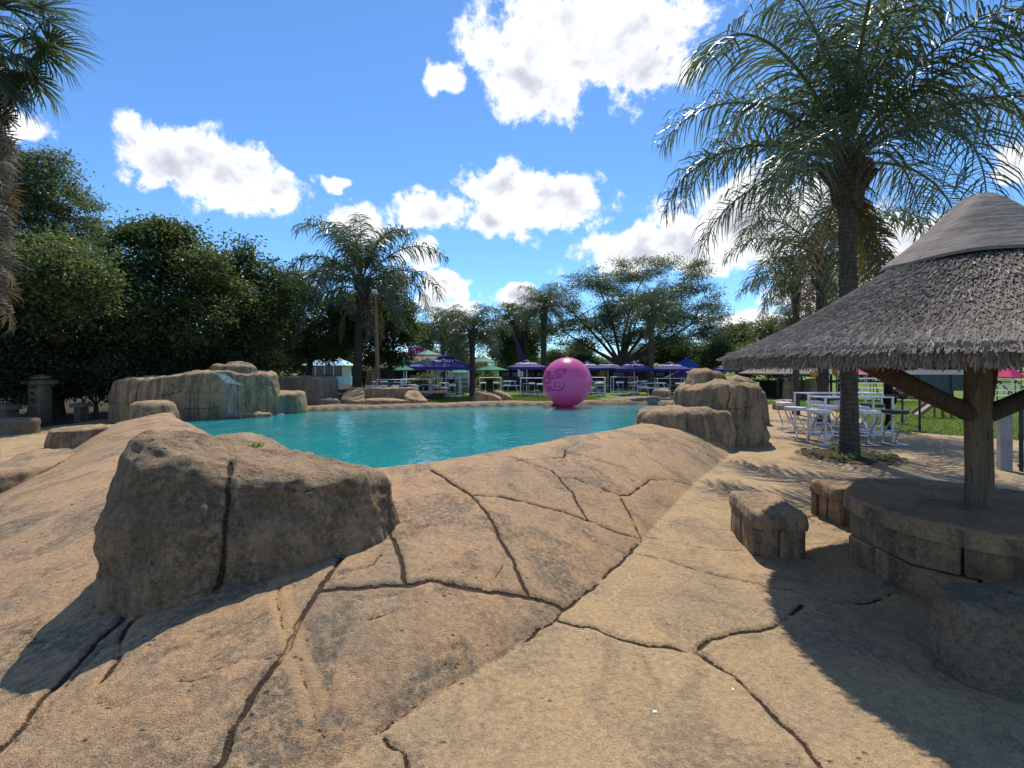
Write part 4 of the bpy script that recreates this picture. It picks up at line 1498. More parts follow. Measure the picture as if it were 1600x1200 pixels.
# ------------------------------------------------------------------ grass blades
def blades(name, label, pts, hgt, wid, seed, mat='grass', zf=None):
    r = np.random.default_rng(seed)
    n = len(pts)
    a = r.uniform(0, 2 * math.pi, n)
    d = np.stack([np.cos(a), np.sin(a), 0 * a], 1)
    h = (hgt * r.uniform(.5, 1.3, n))[:, None]
    lean = np.stack([r.normal(0, .35, n), r.normal(0, .35, n), np.ones(n)], 1)
    V = np.stack([pts - d * wid / 2, pts + d * wid / 2, pts + lean * h], 1).reshape(-1, 3)
    me = arr_mesh(name, V, np.arange(3 * n).reshape(n, 3), M[mat], False)
    addattr(me, 'tone', np.repeat(r.uniform(0, 1, n), 3))
    o = link(name, me)
    return tag(o, label, 'grass', None, 'stuff')


r = np.random.default_rng(5)
q = np.stack([r.uniform(9, 26, 160000), r.uniform(10.5, 26, 160000)], 1)
_, ind = seg_dist(q, DECK[::2])
q = q[~ind][:70000]
blades('grass', 'short bright mown grass beyond the white high tables', np.c_[q, ground_base(q[:, 0], q[:, 1]) - .05], .07, .02, 3)
q = np.stack([r.uniform(-5.5, 4.5, 40000), r.uniform(21.8, 27, 40000)], 1)
_, ind = seg_dist(q, DECK[::2])
q = q[~ind]
blades('grass', 'longer rough grass behind the far pool edge', np.c_[q, ground_base(q[:, 0], q[:, 1]) - .05], .16, .03, 4)

# ------------------------------------------------------------------ thatched shelter
HC = np.array([3.98, 4.0, 0.0])
t = NT('thatch')
tone = t.attr('tone')
P = t.coord()
n1 = t.noise(P, 1.3, 4, .6)
c = t.mix(tone, (.140, .115, .095), (.36, .305, .25))
c = t.mix(t.ramp(n1, .4, .7, 0, .55), c, (.16, .125, .10))
c = t.mix(t.ramp(tone, .86, 1.0), c, (.46, .41, .34))
M['thatch'] = t.done(t.principled(c, .9, 0, .15))
M['thatch_under'] = m_log('thatch_underside', (.16, .075, .045), (.22, .105, .065), (.06, .03, .02), 2.5)
t = NT('cement_cap')
P = t.coord(obj=True)
n1 = t.noise(P, 5, 6, .65); n2 = t.noise(t.coord((1.5, 1.5, 14), obj=True), 2.5, 4, .6)
c = t.mix(t.ramp(n1, .3, .7), (.165, .138, .118), (.25, .212, .182))
c = t.mix(t.ramp(n2, .5, .72, 0, .35), c, (.11, .092, .08))
M['cap'] = t.done(t.principled(c, .9, 0, .2, t.bump(t.math('ADD', n1, n2), .015)))
hut = thing('thatched_shelter', 'round thatched sun shelter on one log post over the stone table', 'shelter', HC)
mb = MB()
mb.tube([(0, 0, .50), (.005, .0, .9), (-.01, 0, 1.5), (0, 0, 2.75)], [.098, .092, .090, .085], 18)
mb.build('post', M['log'], hut, True)


def roof_z(r):                                          # upper face of the thatch
    s = np.clip((r - .5) / 1.45, 0, 1)
    return 2.76 - .82 * s - .05 * np.sin(s * math.pi)


prof = [(.45, 2.70)] + [(r, float(roof_z(r)) - .015) for r in np.linspace(.52, 1.92, 12)] + [(1.95, 1.89), (1.93, 1.815), (1.86, 1.805)]
thl = MB().lathe(prof, 72).build('thatch_layer', M['thatch'], hut, True)
prof = [(1.865, 1.807), (1.84, 1.86), (1.2, 2.25), (.5, 2.60), (.05, 2.72)]
MB().lathe(prof, 72).build('thatch_underside', M['thatch_under'], hut, True)
# straw ends
r = np.random.default_rng(21)
n = 90000
rad = np.sqrt(r.uniform(.50 ** 2, 1.93 ** 2, n))
rad[:9000] = r.uniform(1.84, 1.92, 9000)
L_rim = r.uniform(.03, .07, 9000)
a = r.uniform(0, 2 * math.pi, n)
L = r.uniform(.06, .16, n); w = r.uniform(.003, .0065, n)
L[:9000] = L_rim
ja = a + r.normal(0, .012, n)
slope = math.atan2(.82, 1.45)
down = np.stack([np.cos(a) * math.cos(slope), np.sin(a) * math.cos(slope), np.full(n, -math.sin(slope))], 1)
sidev = np.stack([-np.sin(a), np.cos(a), 0 * a], 1)
nrm_ = np.cross(down, sidev); nrm_ *= np.sign(nrm_[:, 2])[:, None]
down = down + sidev * r.normal(0, .16, n)[:, None] + nrm_ * r.uniform(-.02, .12, n)[:, None]
down[:9000] += np.array([0, 0, -.25])
down /= np.linalg.norm(down, axis=1)[:, None]
p0 = np.stack([rad * np.cos(a), rad * np.sin(a), roof_z(np.minimum(rad, 1.95)) + .0 - np.where(rad > 1.93, (rad - 1.93) * 1.5, 0)], 1) - nrm_ * .012
nr_ = 14000
p0[:nr_] = np.stack([1.0 * np.cos(a[:nr_]), 1.0 * np.sin(a[:nr_]), 0 * a[:nr_]], 1) * r.uniform(1.925, 1.965, nr_)[:, None] + np.stack([0 * a[:nr_], 0 * a[:nr_], r.uniform(1.865, 1.955, nr_)], 1)
down[:nr_] = np.stack([np.cos(a[:nr_]) * .22, np.sin(a[:nr_]) * .22, np.full(nr_, -1.0)], 1) + r.normal(0, .16, (nr_, 3))
down[:nr_] /= np.linalg.norm(down[:nr_], axis=1)[:, None]
L[:nr_] = r.uniform(.05, .10, nr_)
nrm_[:nr_] = np.stack([np.cos(a[:nr_]), np.sin(a[:nr_]), 0 * a[:nr_]], 1)
p1 = p0 + down * L[:, None]
ww = w[:, None]
V = np.stack([p0 - sidev * ww, p0 + sidev * ww, p1 + sidev * ww * .8, p1 + nrm_ * ww * .9, p1 - sidev * ww * .8], 1).reshape(-1, 3)
b = np.arange(n)[:, None] * 5
F = np.vstack([b + np.array([[0, 1, 2, 3]]), b + np.array([[0, 3, 4, 4]])[:, [0, 1, 2, 2]]]) if False else b + np.array([[0, 1, 2, 3]])
F2 = b + np.array([[0, 3, 4]])
me = arr_mesh('straw', V, np.vstack([np.c_[F[:, :3]], F[:, [0, 2, 3]], F2]), M['thatch'], False)
addattr(me, 'tone', np.repeat(np.clip(r.normal(.5, .25, n), 0, 1), 5))
o = link('straw', me, thl); o['kind'] = 'stuff'
prof = [(.66, 2.675), (.66, 2.70), (.645, 2.715), (.48, 2.86), (.36, 2.98), (.25, 3.10), (.16, 3.20), (.09, 3.255), (.03, 3.275), (.002, 3.278)]
mb = MB().lathe(prof, 64)
mb.v = [(x + .008 * math.sin(x * 9 + y * 7 + z * 5), y + .008 * math.sin(y * 11 + x * 5), z + .010 * math.sin(5 * math.atan2(y, x) + 1)) for x, y, z in mb.v]
mb.build('ridge_cap', M['cap'], hut, True)
for k in range(12):
    a = k * math.pi / 6 + .12
    d = Vector((math.cos(a), math.sin(a), 0))
    MB().tube([d * .05 + Vector((0, 0, 2.62)), d * 1.0 + Vector((0, 0, 2.25)), d * 1.82 + Vector((0, 0, 1.86))], [.045, .042, .036], 8).build('rafter', M['logdark'], hut, True)
for k in range(4):
    a = math.radians((174, 122, 40, -14)[k])
    d = Vector((math.cos(a), math.sin(a), 0))
    MB().tube([d * .05 + Vector((0, 0, 1.40)), d * .5 + Vector((0, 0, 1.64)), d * 1.22 + Vector((0, 0, 2.06))], [.072, .070, .062], 12).build('brace', M['logdark'], hut, True)
pts = [(1.45 * math.cos(2 * math.pi * k / 40), 1.45 * math.sin(2 * math.pi * k / 40), 1.985) for k in range(41)]
MB().tube(pts, .045, 8, False).build('ring_beam', M['logdark'], hut, True)

# ------------------------------------------------------------------ stone table and benches under the shelter
tb = thing('stone_table', 'heavy octagonal carved stone table round the shelter post', 'table', HC)
oc = [(.93 * math.cos(R(22 + 45 * k)), .93 * math.sin(R(22 + 45 * k))) for k in range(8)]
MB().prism([(x * .90, y * .90) for x, y in oc], -.02, .56).build('core', M['mortar'], tb)
mb = None


def local_rock(name, outline, zb, mat, parent, **kw):
    V, F, crk = rock_geo(outline, zb, **kw)
    me = arr_mesh(name, V, F, M[mat]); addattr(me, 'crk', crk)
    return link(name, me, parent)


local_rock('table_top', [(x * 1.02, y * 1.02, .645) for x, y in oc], .50, 'rock', tb, edge=.055, N=220, KW=8, KR=8, KC=22, lean=.0, bulge=.0, amp=(.016, .008), freq=(3, 9), seed=71, crown=.0, ridge=.004)
r_ = random.Random(4)
for k in range(8):
    p, q = Vector((*oc[k], 0)), Vector((*oc[(k + 1) % 8], 0))
    n_out = ((p + q) / 2).normalized()
    tang = (q - p).normalized()
    Lw = (q - p).length
    for row, (z0, z1) in enumerate(((-.02, .25), (.262, .50))):
        cuts = sorted([0, 1, r_.uniform(.35, .62)])
        for s0, s1 in zip(cuts[:-1], cuts[1:]):
            a0, a1 = p + tang * (Lw * s0 + .006), p + tang * (Lw * s1 - .006)
            c = (a0 + a1) / 2 - n_out * (.075 + r_.uniform(0, .015)) + Vector((0, 0, (z0 + z1) / 2))
            rot = Matrix((tang, n_out, Vector((0, 0, 1)))).transposed()
            m2 = MB().box((0, 0, 0), ((a1 - a0).length, .14, z1 - z0), None, .022)
            m2.v = [tuple(rot @ (Vector(v) + Vector((r_.uniform(-.006, .006), r_.uniform(-.008, .008), r_.uniform(-.006, .006)))) + c) for v in m2.v]
            m2.build('stone', M['rock'], tb, True)


def stone_bench(label, c, size, rz, seed, mat='rock', h=.43):
    o = thing('stone_bench', label, 'bench', c, rz)
    r_ = random.Random(seed)
    a, b = size[0] / 2, size[1] / 2
    k = .86
    local_rock('seat', [(-a, -b, h), (0, -b * 1.04, h), (a, -b, h), (a * 1.03, 0, h + .01), (a, b, h), (0, b * 1.03, h), (-a, b, h), (-a * 1.04, 0, h)], h - .15, mat, o, edge=.055, N=140, KW=8, KR=8, KC=16, lean=0, bulge=.01, amp=(.010, .006), freq=(3, 9), seed=seed, crown=.008, ridge=.003)
    MB().box((0, 0, (h - .13) / 2), (2 * a * .82, 2 * b * .82, h - .11)).build('core', M['mortar'], o)
    for sx in (-1, 1):
        for nst in (0, 1):
            for lab, (cx, cy, w, d) in (('x', (sx * a * .52, (-1 if nst else 1) * (b * .80), a * .98, .10)), ('y', (sx * a * .82, (nst - .5) * b * .8, .10, b * .72))):
                m2 = MB().box((0, 0, 0), (w, d, h - .145), None, .02)
                m2.v = [(v[0] + cx + r_.uniform(-.006, .006), v[1] + cy + r_.uniform(-.006, .006), v[2] + (h - .145) / 2 - .01 + r_.uniform(-.005, .005)) for v in m2.v]
                m2.build('stone', M[mat], o, True)
    return o


stone_bench('sunlit tan stone bench standing alone on the open deck beside the stone table', (2.60, 4.82, 0), (.46, .82), R(-10), 81)
stone_bench('small stone bench half hidden behind the octagonal stone table', (4.15, 5.62, 0), (.86, .46), R(5), 82)
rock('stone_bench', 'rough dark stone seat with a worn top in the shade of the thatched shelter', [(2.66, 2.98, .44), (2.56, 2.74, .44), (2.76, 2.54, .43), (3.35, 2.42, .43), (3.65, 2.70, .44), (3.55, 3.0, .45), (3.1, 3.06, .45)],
     -.03, 'moss_shade_rock', 'bench', edge=.09, N=200, KW=26, KR=10, KC=22, lean=.03, bulge=.02, amp=(.035, .015), freq=(2.5, 8), seed=83)

# ------------------------------------------------------------------ plant bed round the big palm
bed = thing('plant_bed', 'round soil bed with spiky green plants at the foot of the tall palm', 'plant bed', (BP[0], BP[1], 0))
mb = MB().lathe([(.0001, .035), (.6, .032), (.84, .020), (.86, -.02)], 40)
mb.build('soil', M['soil'], bed, True)
rs = random.Random(6)
for k in range(15):
    a = 2 * math.pi * k / 15
    local_rock('edging_stone', ell(.90 * math.cos(a), .90 * math.sin(a), .16, .07, .045 + rs.uniform(0, .02), a + math.pi / 2, 7, k), -.03, 'rock', bed, edge=.03, N=24, KW=4, KR=4, KC=4, seed=k, amp=(.010, .004), crown=0.0, ridge=0.0)
for k in range(11):
    a = rs.uniform(0, 6.28); q = rs.uniform(.38, .76)
    V, F = [], []
    for j in range(16):
        b_ = rs.uniform(0, 6.28); l_ = rs.uniform(.12, .26)
        d = Vector((math.cos(b_), math.sin(b_), rs.uniform(.7, 1.6))).normalized()
        s_ = Vector((-math.sin(b_), math.cos(b_), 0)) * .012
        p = Vector((0, 0, 0)); m_ = d * l_ * .6; e_ = d * l_ + Vector((0, 0, -.05))
        i = len(V)
        V += [p - s_, p + s_, m_ + s_ * .8, m_ - s_ * .8, e_]
        F += [(i, i + 1, i + 2, i + 3), (i + 3, i + 2, i + 4, i + 4)]
    m2 = MB(); m2.v = [tuple(v) for v in V]; m2.f = [f if len(set(f)) == 4 else f[:3] for f in F]
    m2.build('spiky_plant', M['grass'], bed, False, (q * math.cos(a), q * math.sin(a), .03))

# tuft of weeds on the surround, litter
o = MB()
rs = random.Random(3)
tp = ray_ground([(378, 700)])[0]
for j in range(46):
    b_ = rs.uniform(0, 6.28); l_ = rs.uniform(.05, .15)
    d = Vector((math.cos(b_), math.sin(b_), rs.uniform(.5, 1.8))).normalized()
    s_ = Vector((-math.sin(b_), math.cos(b_), 0)) * .007
    p = Vector((rs.uniform(-.07, .07), rs.uniform(-.05, .05), -.02))
    o.raw([p - s_, p + s_, p + d * l_ * .6 + s_, p + d * l_ * .6 - s_, p + d * l_ + Vector((0, 0, -.02))], [(0, 1, 2, 3), (3, 2, 4)])
tuft_z = .80
TUFT = o.build('grass_tuft', M['grass'], None, False, (-2.74, 5.0, .95))
tag(TUFT, 'small green weed tuft growing between the big boulder and the low rock', 'weeds')
for k, (u, v) in enumerate([(1023, 1113), (1145, 1078), (1058, 858), (1064, 903), (900, 700), (1093, 760)]):
    q = ray_ground([(u, v)])[0]
    m2 = MB().box((0, 0, .004), (.02, .011, .004), Matrix.Rotation(k * 1.3, 3, 'Z') @ Matrix.Rotation(.3, 3, 'X'))
    o = m2.build('paper_scrap', M['white_pad'], None, False, q)
    tag(o, 'tiny white scrap of litter lying on the tan concrete', 'litter', 'white scraps of litter on the concrete')
for k in range(30):
    pass

# ------------------------------------------------------------------ high tables and bar stools
def high_table(label, loc, rz, L=1.5, W=.6, H=1.1, group=None, slat=False):
    o = thing('high_table', label, 'table', loc, rz, group)
    MB().box((0, 0, H - .012), (L + .02, W + .02, .026), None, .008).build('table_top', M['white_metal'], o)
    for sx in (-1, 1):
        for sy in (-1, 1):
            MB().box((sx * (L / 2 - .02), sy * (W / 2 - .02), (H - .03) / 2), (.04, .04, H - .03)).build('leg', M['white_metal'], o)
        MB().box((sx * (L / 2 - .02), 0, .12), (.03, W - .085, .03)).build('stretcher', M['white_metal'], o)
    for sy in (-1, 1):
        MB().box((0, sy * (W / 2 - .02), .18), (L - .085, .03, .03)).build('foot_rail', M['white_metal'], o)
    return o


def bar_stool(label, loc, rz, pad='white_pad', group=None):
    o = thing('bar_stool', label, 'stool', loc, rz, group)
    MB().box((0, 0, .775), (.40, .38, .085), None, .03).build('seat', M[pad], o, True)
    for sy in (-1, 1):
        y = sy * .155
        MB().tube([(.20, y, .018), (-.14, y, .018), (-.185, y, .03), (-.20, y, .07), (-.12, y, .30), (.13, y, .62), (.16, y, .69), (.15, y, .725), (-.15, y, .733)], .016, 8).build('frame', M['chrome'], o, True)
    MB().tube([(.20, -.155, .018), (.20, .155, .018)], .016, 8).build('floor_bar', M['chrome'], o, True)
    MB().tube([(-.115, -.155, .31), (-.115, .155, .31)], .014, 8).build('foot_rest', M['chrome'], o, True)
    return o


def put_set(lab, c, rz, L, stools, group_t, group_s, first, H=1.1):
    """one table with stools; stool list: (along, side, black)"""
    high_table(lab, c, rz, L, .6, H, group_t)
    for k, (s, sd, bl) in enumerate(stools):
        off_ = Vector((s, sd * .62, 0))
        off_.rotate(Matrix.Rotation(rz, 3, 'Z'))
        loc = Vector(c) + off_
        proto = ST[bl]
        lab2 = ('black topped bar stool ' if bl else 'white padded bar stool ') + first
        rot = rz + (math.pi / 2 if sd > 0 else -math.pi / 2) + random.Random(k * 7 + int(c[0] * 10)).uniform(-.25, .25)
        if proto['used']:
            copy_tree(proto['o'], loc, rot, lab2, group_s)
        else:
            proto['o'].location = loc; proto['o'].rotation_euler = (0, 0, rot); proto['o']['label'] = lab2; proto['o']['group'] = group_s
            proto['used'] = True


ST = {False: {'o': bar_stool('x', (0, 0, 0), 0), 'used': False}, True: {'o': bar_stool('x', (0, 0, 0), 0, 'black_pad'), 'used': False}}
t1 = gp(1310, 690); t2 = gp(1315, 672)
put_set('white framed high table close behind the tall palm trunk', (8.36, 11.6, 0), R(4), 1.75, [(-1.1, -.6, False), (-.1, -1, False), (.6, -1, True), (-1.15, .6, False), (.0, 1, False), (.7, 1, False)], None, 'stools at the high tables by the tall palm', 'at the high table close behind the tall palm')
put_set('white framed high table behind the one by the tall palm', (9.3, 13.4, 0), R(4), 2.2, [(-.95, -1, False), (-.3, -1, False), (.5, -1, True), (-1.4, .4, False), (-.2, 1, False), (.7, 1, False)], None, 'stools at the high tables by the tall palm', 'at the high table set further behind the tall palm')
FARG = 'framed high tables beyond the pool'
FARS = 'stools at the framed tables beyond the pool'
for k, (u, v, L, lab, st) in enumerate([
        (612, 628, 1.3, 'white framed high table beside the rock planter beyond the pool', [(-.4, -1, False), (.4, -1, False), (0, 1, False)]),
        (650, 626, 1.5, 'white framed high table under the purple umbrella beyond the pool', [(-.5, -1, True), (.1, -1, False), (.6, -1, True), (-.3, 1, False), (.4, 1, False)]),
        (698, 624, 1.5, 'white framed high table left of the small thick crowned palm', [(-.4, -1, False), (.4, -1, False), (.2, 1, False)]),
        (766, 619, 1.3, 'white framed high table between the small palm and the leaning flag', [(-.4, 1, False), (.4, 1, False)]),
        (832, 621, 1.4, 'white framed high table left of the pink ball', [(-.4, -1, True), (.4, -1, False), (0, 1, False)]),
        (925, 618, 1.6, 'white framed high table right of the pink ball', [(-.4, -1, False), (.3, -1, False), (.6, 1, False)]),
        (975, 616, 1.6, 'white framed high table under the lettered umbrella near the slender palm', [(-.5, -1, False), (.3, -1, False), (.0, 1, False)]),
        (1046, 615, 1.8, 'white framed high table behind the rounded knob rock', [(-.5, -1, True), (.4, -1, False)])]):
    c = gp(u, v, .12)
    c[2] = float(ground_base(c[0], c[1])) - .03
    put_set(lab, tuple(c), R((k * 37) % 14 - 7), L, st, FARG, FARS, 'at the ' + lab[13:], 1.12)

def low_table(label, loc, rz):
    o = thing('picnic_table', label, 'table', loc, rz, 'white picnic tables on the far lawn')
    MB().box((0, 0, .74), (1.5, .62, .04)).build('table_top', M['white_metal'], o)
    for sy in (-1, 1):
        MB().box((0, sy * .62, .44), (1.5, .24, .04)).build('bench', M['white_metal'], o)
    for sx in (-1, 1):
        MB().tube([(sx * .6, -.66, 0), (sx * .6, -.25, .72)], .025, 6).build('leg', M['white_metal'], o)
        MB().tube([(sx * .6, .66, 0), (sx * .6, .25, .72)], .025, 6).build('leg', M['white_metal'], o)
        MB().box((sx * .6, 0, .40), (.04, 1.4, .04)).build('crossbar', M['white_metal'], o)
    return o


LT = low_table('white picnic table with benches on the far lawn between the umbrellas', px(600, 0, 33) * [1, 1, 0] + [0, 0, .1], .1)
for k, (u, d) in enumerate([(625, 31), (645, 34), (682, 30), (700, 34), (728, 33), (790, 34), (905, 30), (930, 34), (1005, 34), (1020, 30), (1065, 34), (1100, 31)]):
    copy_tree(LT, ((u - U0) / F_PX * d, d, .1), .1 + (k * 1.7) % .8, None, None)

# ------------------------------------------------------------------ giant ball
def text_mesh(body, size, extrude=0.0):
    cu = bpy.data.curves.new('lettering', 'FONT')
    cu.body = body; cu.size = size; cu.align_x = 'CENTER'; cu.extrude = extrude; cu.resolution_u = 3
    ob = bpy.data.objects.new('lettering', cu)
    COL.objects.link(ob)
    bpy.context.view_layer.update()
    me = bpy.data.meshes.new_from_object(ob.evaluated_get(bpy.context.evaluated_depsgraph_get()))
    bpy.data.objects.remove(ob)
    bpy.data.curves.remove(cu)
    return me


t = NT('pink_vinyl')
n1 = t.noise(t.coord(obj=True), 1.2, 3)
c = t.mix(n1, (.76, .15, .38), (.82, .18, .43))
pr = t.principled(c, .27, 0, .5)
tr_l = t.n('ShaderNodeBsdfTranslucent'); tr_l.inputs[0].default_value = (.80, .14, .42, 1)
mx = t.n('ShaderNodeMixShader'); mx.inputs[0].default_value = .30
t.l(pr.outputs[0], mx.inputs[1]); t.l(tr_l.outputs[0], mx.inputs[2])
M['pink'] = t.done(mx)
M['pink_ink'] = simple('dark_magenta_print', (.30, .022, .14), .4, 0, .1, 5)
M['pink_ink2'] = simple('magenta_print', (.62, .085, .30), .4, 0, .1, 5)
BD = 19.6
BR = 38.5 / F_PX * BD
bc = px(886, 597, BD)
ball = thing('giant_ball', 'huge shiny pink inflatable ball floating at the far pool edge', 'ball', (bc[0], bc[1], WATER_Z - .05))
lb = Vector((0, 0, bc[2] - WATER_Z + .05))
bm = bmesh.new()
bmesh.ops.create_uvsphere(bm, u_segments=64, v_segments=40, radius=BR)
me = bpy.data.meshes.new('shell'); bm.to_mesh(me); bm.free()
me.materials.append(M['pink']); me.polygons.foreach_set('use_smooth', [True] * len(me.polygons))
shell = link('shell', me, ball, lb)


def ball_pt(X, Y, lift):
    """photograph crop position of the print -> point on the ball"""
    u, v = 840 + X / 18.46, 560 + Y / 18.46
    a, b_ = (u - 886) / 38.5, -(v - 597) / 38.5
    q = a * a + b_ * b_
    if q > .97:
        s = math.sqrt(.97 / q); a, b_ = a * s, b_ * s; q = .97
    return (Vector((a, -math.sqrt(1 - q), b_)) * (BR * lift))


STROKES = [  # loose bubble script in two lines
    (22, [(175, 470), (200, 385), (245, 360), (275, 420), (262, 520), (215, 570), (180, 530)]), (18, [(315, 350), (325, 420), (300, 490), (285, 560)]),
    (22, [(290, 582), (330, 570), (365, 555), (400, 568), (440, 582), (465, 545)]), (16, [(345, 505), (375, 490), (405, 505), (385, 530)]),
    (20, [(480, 410), (530, 335), (590, 312)]), (22, [(455, 450), (480, 510), (540, 556), (600, 525), (628, 478)]), (18, [(520, 440), (560, 430), (590, 470), (560, 505), (530, 480), (540, 450)]),
    (16, [(615, 335), (640, 305), (680, 315), (690, 350), (660, 372), (630, 360)]), (22, [(735, 290), (738, 350), (705, 400), (650, 432), (620, 424)]),
    (24, [(165, 635), (205, 690), (260, 712), (300, 680), (312, 605)]), (16, [(200, 800), (235, 780), (265, 820), (250, 860), (215, 860), (205, 820)]),
    (26, [(195, 920), (250, 930), (290, 905), (305, 850), (300, 760)]), (18, [(355, 790), (362, 840), (385, 875)]),
    (26, [(340, 905), (400, 895), (450, 882), (530, 900), (610, 880), (665, 820), (692, 740), (680, 670), (650, 630)]), (22, [(440, 690), (445, 780), (420, 850)]),
    (16, [(450, 700), (500, 660), (550, 650)]), (18, [(505, 770), (555, 795), (595, 765)]), (16, [(545, 690), (590, 690), (575, 715)])]
for mat_, lift, fat, nm in ((M['pink_ink2'], 1.003, 1.9, 'lettering_fill'), (M['pink_ink'], 1.006, 1.0, 'lettering')):
    m2 = MB()
    for (w_, pl) in STROKES:
        q = catmull(np.array(pl, float), 24, False)
        V, F = [], []
        for i, p in enumerate(q):
            tn = q[min(i + 1, len(q) - 1)] - q[max(i - 1, 0)]
            nn_ = np.array([-tn[1], tn[0]]) / (np.linalg.norm(tn) + 1e-9)
            hw = w_ * .5 * fat * (.6 + .4 * math.sin(math.pi * min(1, .15 + i / (len(q) - 1))))
            V += [ball_pt(*(p + nn_ * hw), lift), ball_pt(*(p - nn_ * hw), lift)]
        F = [(2 * i, 2 * i + 1, 2 * i + 3, 2 * i + 2) for i in range(len(q) - 1)]
        m2.raw(V, F)
    m2.build(nm, mat_, shell, True)
MB().lathe([(.09, 0), (.09, .015), (.05, .03), (.002, .03)], 16, (0, 0, BR - .01)).build('valve', M['pink'], shell, True)

# ------------------------------------------------------------------ umbrellas
def cloth(name, col, rough=.7, trans=.45):
    t = NT(name)
    n = t.noise(t.coord(obj=True), 4, 4)
    c = t.mix(t.ramp(n, .3, .7), tuple(x * .85 for x in col), col)
    p = t.principled(c, rough, 0, .3)
    tl = t.n('ShaderNodeBsdfTranslucent'); t.put(tl.inputs[0], c)
    mx = t.n('ShaderNodeMixShader'); mx.inputs[0].default_value = trans
    t.l(p.outputs[0], mx.inputs[1]); t.l(tl.outputs[0], mx.inputs[2])
    return t.done(mx)


M['purple'] = cloth('navy_purple_canvas', (.060, .055, .30))
M['blue'] = cloth('blue_canvas', (.03, .14, .62))
M['green'] = cloth('green_canvas', (.05, .34, .20))
M['palegreen'] = cloth('pale_green_canvas', (.28, .48, .42))
M['yellow'] = cloth('yellow_canvas', (.75, .46, .10))
M['whitecloth'] = cloth('white_canvas', (.75, .74, .80))
M['pinkcloth'] = cloth('pink_canvas', (.75, .06, .22))
M['greycloth'] = cloth('grey_canvas', (.16, .20, .22))
M['letter'] = simple('white_lettering', (.85, .85, .9), .6, 0, .05, 5)
M['gold'] = simple('gold_print', (.55, .33, .14), .6, 0, .1, 5)
LET = {}


def umbrella(label, u, d, z_top, z_edge, rad, mat, sides=8, text=None, vent=True, group=None, rz=.2, drop=.16, name='parasol', finial=False, double=False):
    x = (u - U0) / F_PX * d
    gz = float(ground_base(x, d)) - .045 if d < 30 else .1
    o = thing(name, label, 'umbrella', (x, d, gz), rz, group)
    zt, ze = z_top - gz, z_edge - gz
    MB().tube([(0, 0, .05), (0, 0, zt + .04)], .026, 8).build('pole', M['white_metal'], o, True)
    MB().box((0, 0, .04), (.55, .55, .07), None, .01).build('base', M['dark_metal'], o)

    def tier(nm, r0, z0, r1, z1, dr):
        V, F = [(0, 0, z0)] if r0 < .01 else [], []
        n = sides
        m2 = MB()
        ph = math.pi / n
        ring = lambda r_, z_: [(r_ * math.cos(2 * math.pi * k / n + ph), r_ * math.sin(2 * math.pi * k / n + ph), z_) for k in range(n)]
        lv = [(max(r0, .01), z0), (r0 + (r1 - r0) * .5, z0 + (z1 - z0) * .5 - .02), (r1, z1), (r1 * 1.002, z1 - dr)]
        for (r_, z_) in lv:
            V += ring(r_, z_)
        b = 1 if r0 < .01 else 0
        for i in range(len(lv) - 1):
            for k in range(n):
                F.append((b + i * n + k, b + i * n + (k + 1) % n, b + (i + 1) * n + (k + 1) % n, b + (i + 1) * n + k))
        if b:
            F += [(0, 1 + k, 1 + (k + 1) % n) for k in range(n)]
        return m2.raw(V, F).build(nm, M[mat], o, False)
    if vent:
        cano = tier('canopy', rad * .22, zt - (zt - ze) * .22, rad, ze, drop)
        tier('vent_flap', 0, zt, rad * .34, zt - (zt - ze) * .22 + .015, .03)
    else:
        cano = tier('canopy', 0, zt, rad, ze, drop)
    if double:
        tier('upper_canopy', 0, zt + .55, rad * .95, zt + .22, .08)
        MB().tube([(0, 0, zt), (0, 0, zt + .58)], .026, 8).build('mast', M['white_metal'], o, True)
    if finial:
        MB().lathe([(.06, 0), (.09, .2), (.03, .42), (.002, .45)], 10, (0, 0, zt - .02)).build('finial', M[mat], o, True)
    for k in range(sides):
        a = 2 * math.pi * k / sides + math.pi / sides
        MB().tube([(.02, 0, zt - .25), (rad * .5, 0, (zt - .04 + ze) / 2 - .03), (rad * .98, 0, ze - .02)], .009, 5).build('rib', M['dark_metal'], cano, True).rotation_euler = (0, 0, a)
    if text:
        if text not in LET:
            me = text_mesh(text, 1.0); me.materials.append(M['letter']); LET[text] = me
        sl = math.atan2(zt - ze, rad * math.cos(math.pi / sides))
        for k in range(sides):
            a = 2 * math.pi * (k + .5) / sides + math.pi / sides
            wx = math.sin(a + rz), -math.cos(a + rz)
            fr = .62
            rr_ = rad * math.cos(math.pi / sides) * fr
            me = LET[text]
            l_ = link('lettering', me, cano)
            wid = rad * math.sin(math.pi / sides) * 2 * fr * .80
            s_ = wid / max(.01, me_dim(me))
            l_.scale = (s_, s_, s_)
            zz = zt + (ze - zt) * fr - .0
            l_.location = (math.cos(a) * rr_, math.sin(a) * rr_, zz + .022)
            l_.rotation_euler = (sl, 0, a + math.pi / 2)
            g_ = link('emblem', EMB, cano)
            g_.scale = (s_, s_, s_)
            rr2 = rad * math.cos(math.pi / sides) * .44
            g_.location = (math.cos(a) * rr2, math.sin(a) * rr2, zt + (ze - zt) * .44 + .03)
            g_.rotation_euler = (sl, 0, a + math.pi / 2)
    return o


def me_dim(me):
    xs = [v.co.x for v in me.vertices]
    return max(xs) - min(xs)


